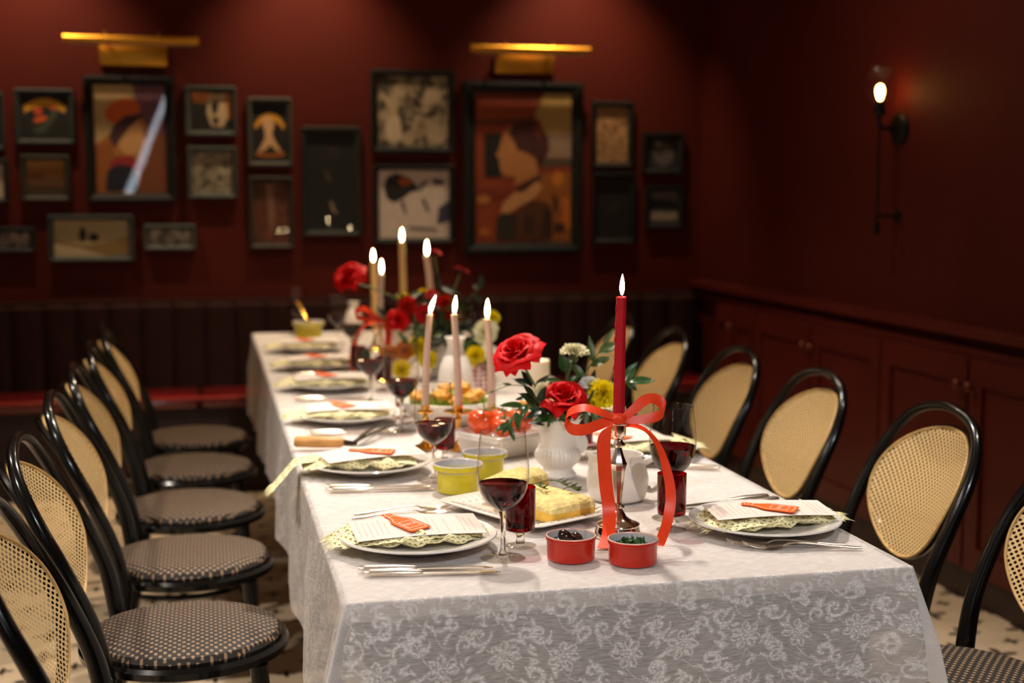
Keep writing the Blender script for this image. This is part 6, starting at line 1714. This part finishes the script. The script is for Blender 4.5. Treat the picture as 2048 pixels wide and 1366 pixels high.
f1('carnation', 'orange bloom low left, seen through the wine glass', 'carnation', (-0.115, -0.12, 0.100), 'carnation', (-0.2, -0.9, 0.2), 0.034, M_orange, 35)
f1('carnation', 'orange bloom low behind the tall wine glass, beside the other orange one', 'carnation', (-0.165, -0.12, 0.092), 'carnation', (-0.4, -0.9, 0.2), 0.030, M_orange, 36)
f1('carnation', 'lemon bloom lowest on the left, inside the tall wine glass outline', 'carnation', (-0.118, -0.20, 0.045), 'carnation', (-0.2, -0.9, 0.0), 0.032, M_yel, 37)
rng = random.Random(77)
for k, (o_, f_, z_, lb) in enumerate(((-0.20, 0.0, 0.20, 'left'), (-0.09, -0.06, 0.17, 'middle left'), (0.0, 0.03, 0.30, 'top'), (0.07, -0.04, 0.24, 'right'), (0.11, 0.03, 0.16, 'lower right'), (-0.05, -0.09, 0.14, 'front'), (0.14, 0.0, 0.30, 'upper right'), (-0.10, -0.13, 0.12, 'low front left'), (0.05, -0.13, 0.13, 'low front right'), (-0.13, 0.04, 0.27, 'upper left'))):
    lv = []
    for j in range(9):
        lv.append((0.3+0.7*j/8, (rng.uniform(-1, 1), rng.uniform(-0.8, 0.4), rng.uniform(-0.4, 0.9)), rng.uniform(0.05, 0.08), rng.uniform(0.018, 0.030)))
    sprig('leafy sprig in the far bouquet, %s' % lb, V1, [(0, 0, 0.10), (o_*0.5, f_*0.5, 0.10+(z_-0.1)*0.65), (o_, f_, z_)], lv, [M_leafdk, M_leaf2][k % 2], 'leafy sprigs of the far bouquet', 0.002)
sprig('broad dark green leaf hanging beside the fifth left plate', Vector((0.335, 2.46, PZ)), [(0.02, 0.05, 0.16), (0.005, 0.0, 0.135), (-0.012, -0.01, 0.110)], [(0.95, (-0.35, -0.1, -0.9), 0.115, 0.050)], M_leafdk, 'leafy sprigs of the far bouquet', 0.002)

# right-hand blooms behind the white bottle
V2 = Vector((0.640, 2.230, PZ))
u2 = dup(u0, V2, -YAW, 'white fluted urn vase behind the gingham cloth, with yellow and white flowers', scale=0.75)
G2 = 'flowers of the bouquet behind the white bottle'
f1('carnation', 'yellow carnation behind the right blush candle, beside the white bottle', 'carnation', (0.000, -0.03, 0.108), 'carnation', (-0.2, -0.9, 0.3), 0.034, M_yel, 41, base=V2, grp=G2, z0=0.07)
f1('carnation', 'large cream carnation crossed by the right blush candle', 'carnation', (0.034, -0.01, 0.186), 'carnation', (0.0, -0.9, 0.4), 0.042, M_cream, 42, base=V2, grp=G2, z0=0.07)
f1('daffodil', 'yellow bloom above the large cream carnation', 'flower', (0.062, 0.02, 0.228), 'carnation', (0.6, -0.6, 0.5), 0.024, M_yel, 43, base=V2, grp=G2, z0=0.07)
sprig('long green leaf blades between the white bottle and cream carnation', V2, [(0, 0, 0.07), (-0.028, -0.01, 0.11), (-0.012, -0.01, 0.16)], [(0.3, (-0.25, -0.2, 0.9), 0.10, 0.026), (0.5, (0.45, 0, 0.9), 0.130, 0.018), (0.9, (0.5, 0, 0.9), 0.090, 0.014)], M_leaf, 'leafy sprigs behind the white bottle', 0.003)
sprig('dark leaves under the cream carnation', V2, [(0, 0, 0.07), (0.03, -0.03, 0.10), (0.06, -0.03, 0.09)], [(0.2, (-0.7, -0.4, 0.3), 0.07, 0.03), (0.4, (0.6, -0.5, -0.3), 0.07, 0.03), (0.7, (0.2, -0.4, -0.8), 0.06, 0.028), (0.9, (0.9, -0.2, 0.2), 0.07, 0.028), (1.0, (0.5, -0.3, 0.8), 0.06, 0.026)], M_leafdk, 'leafy sprigs behind the white bottle', 0.002)
for o_ in bpy.data.objects:
    if o_.name.startswith('daffodil'): o_.name = o_.name.replace('daffodil', 'yellow_flower')
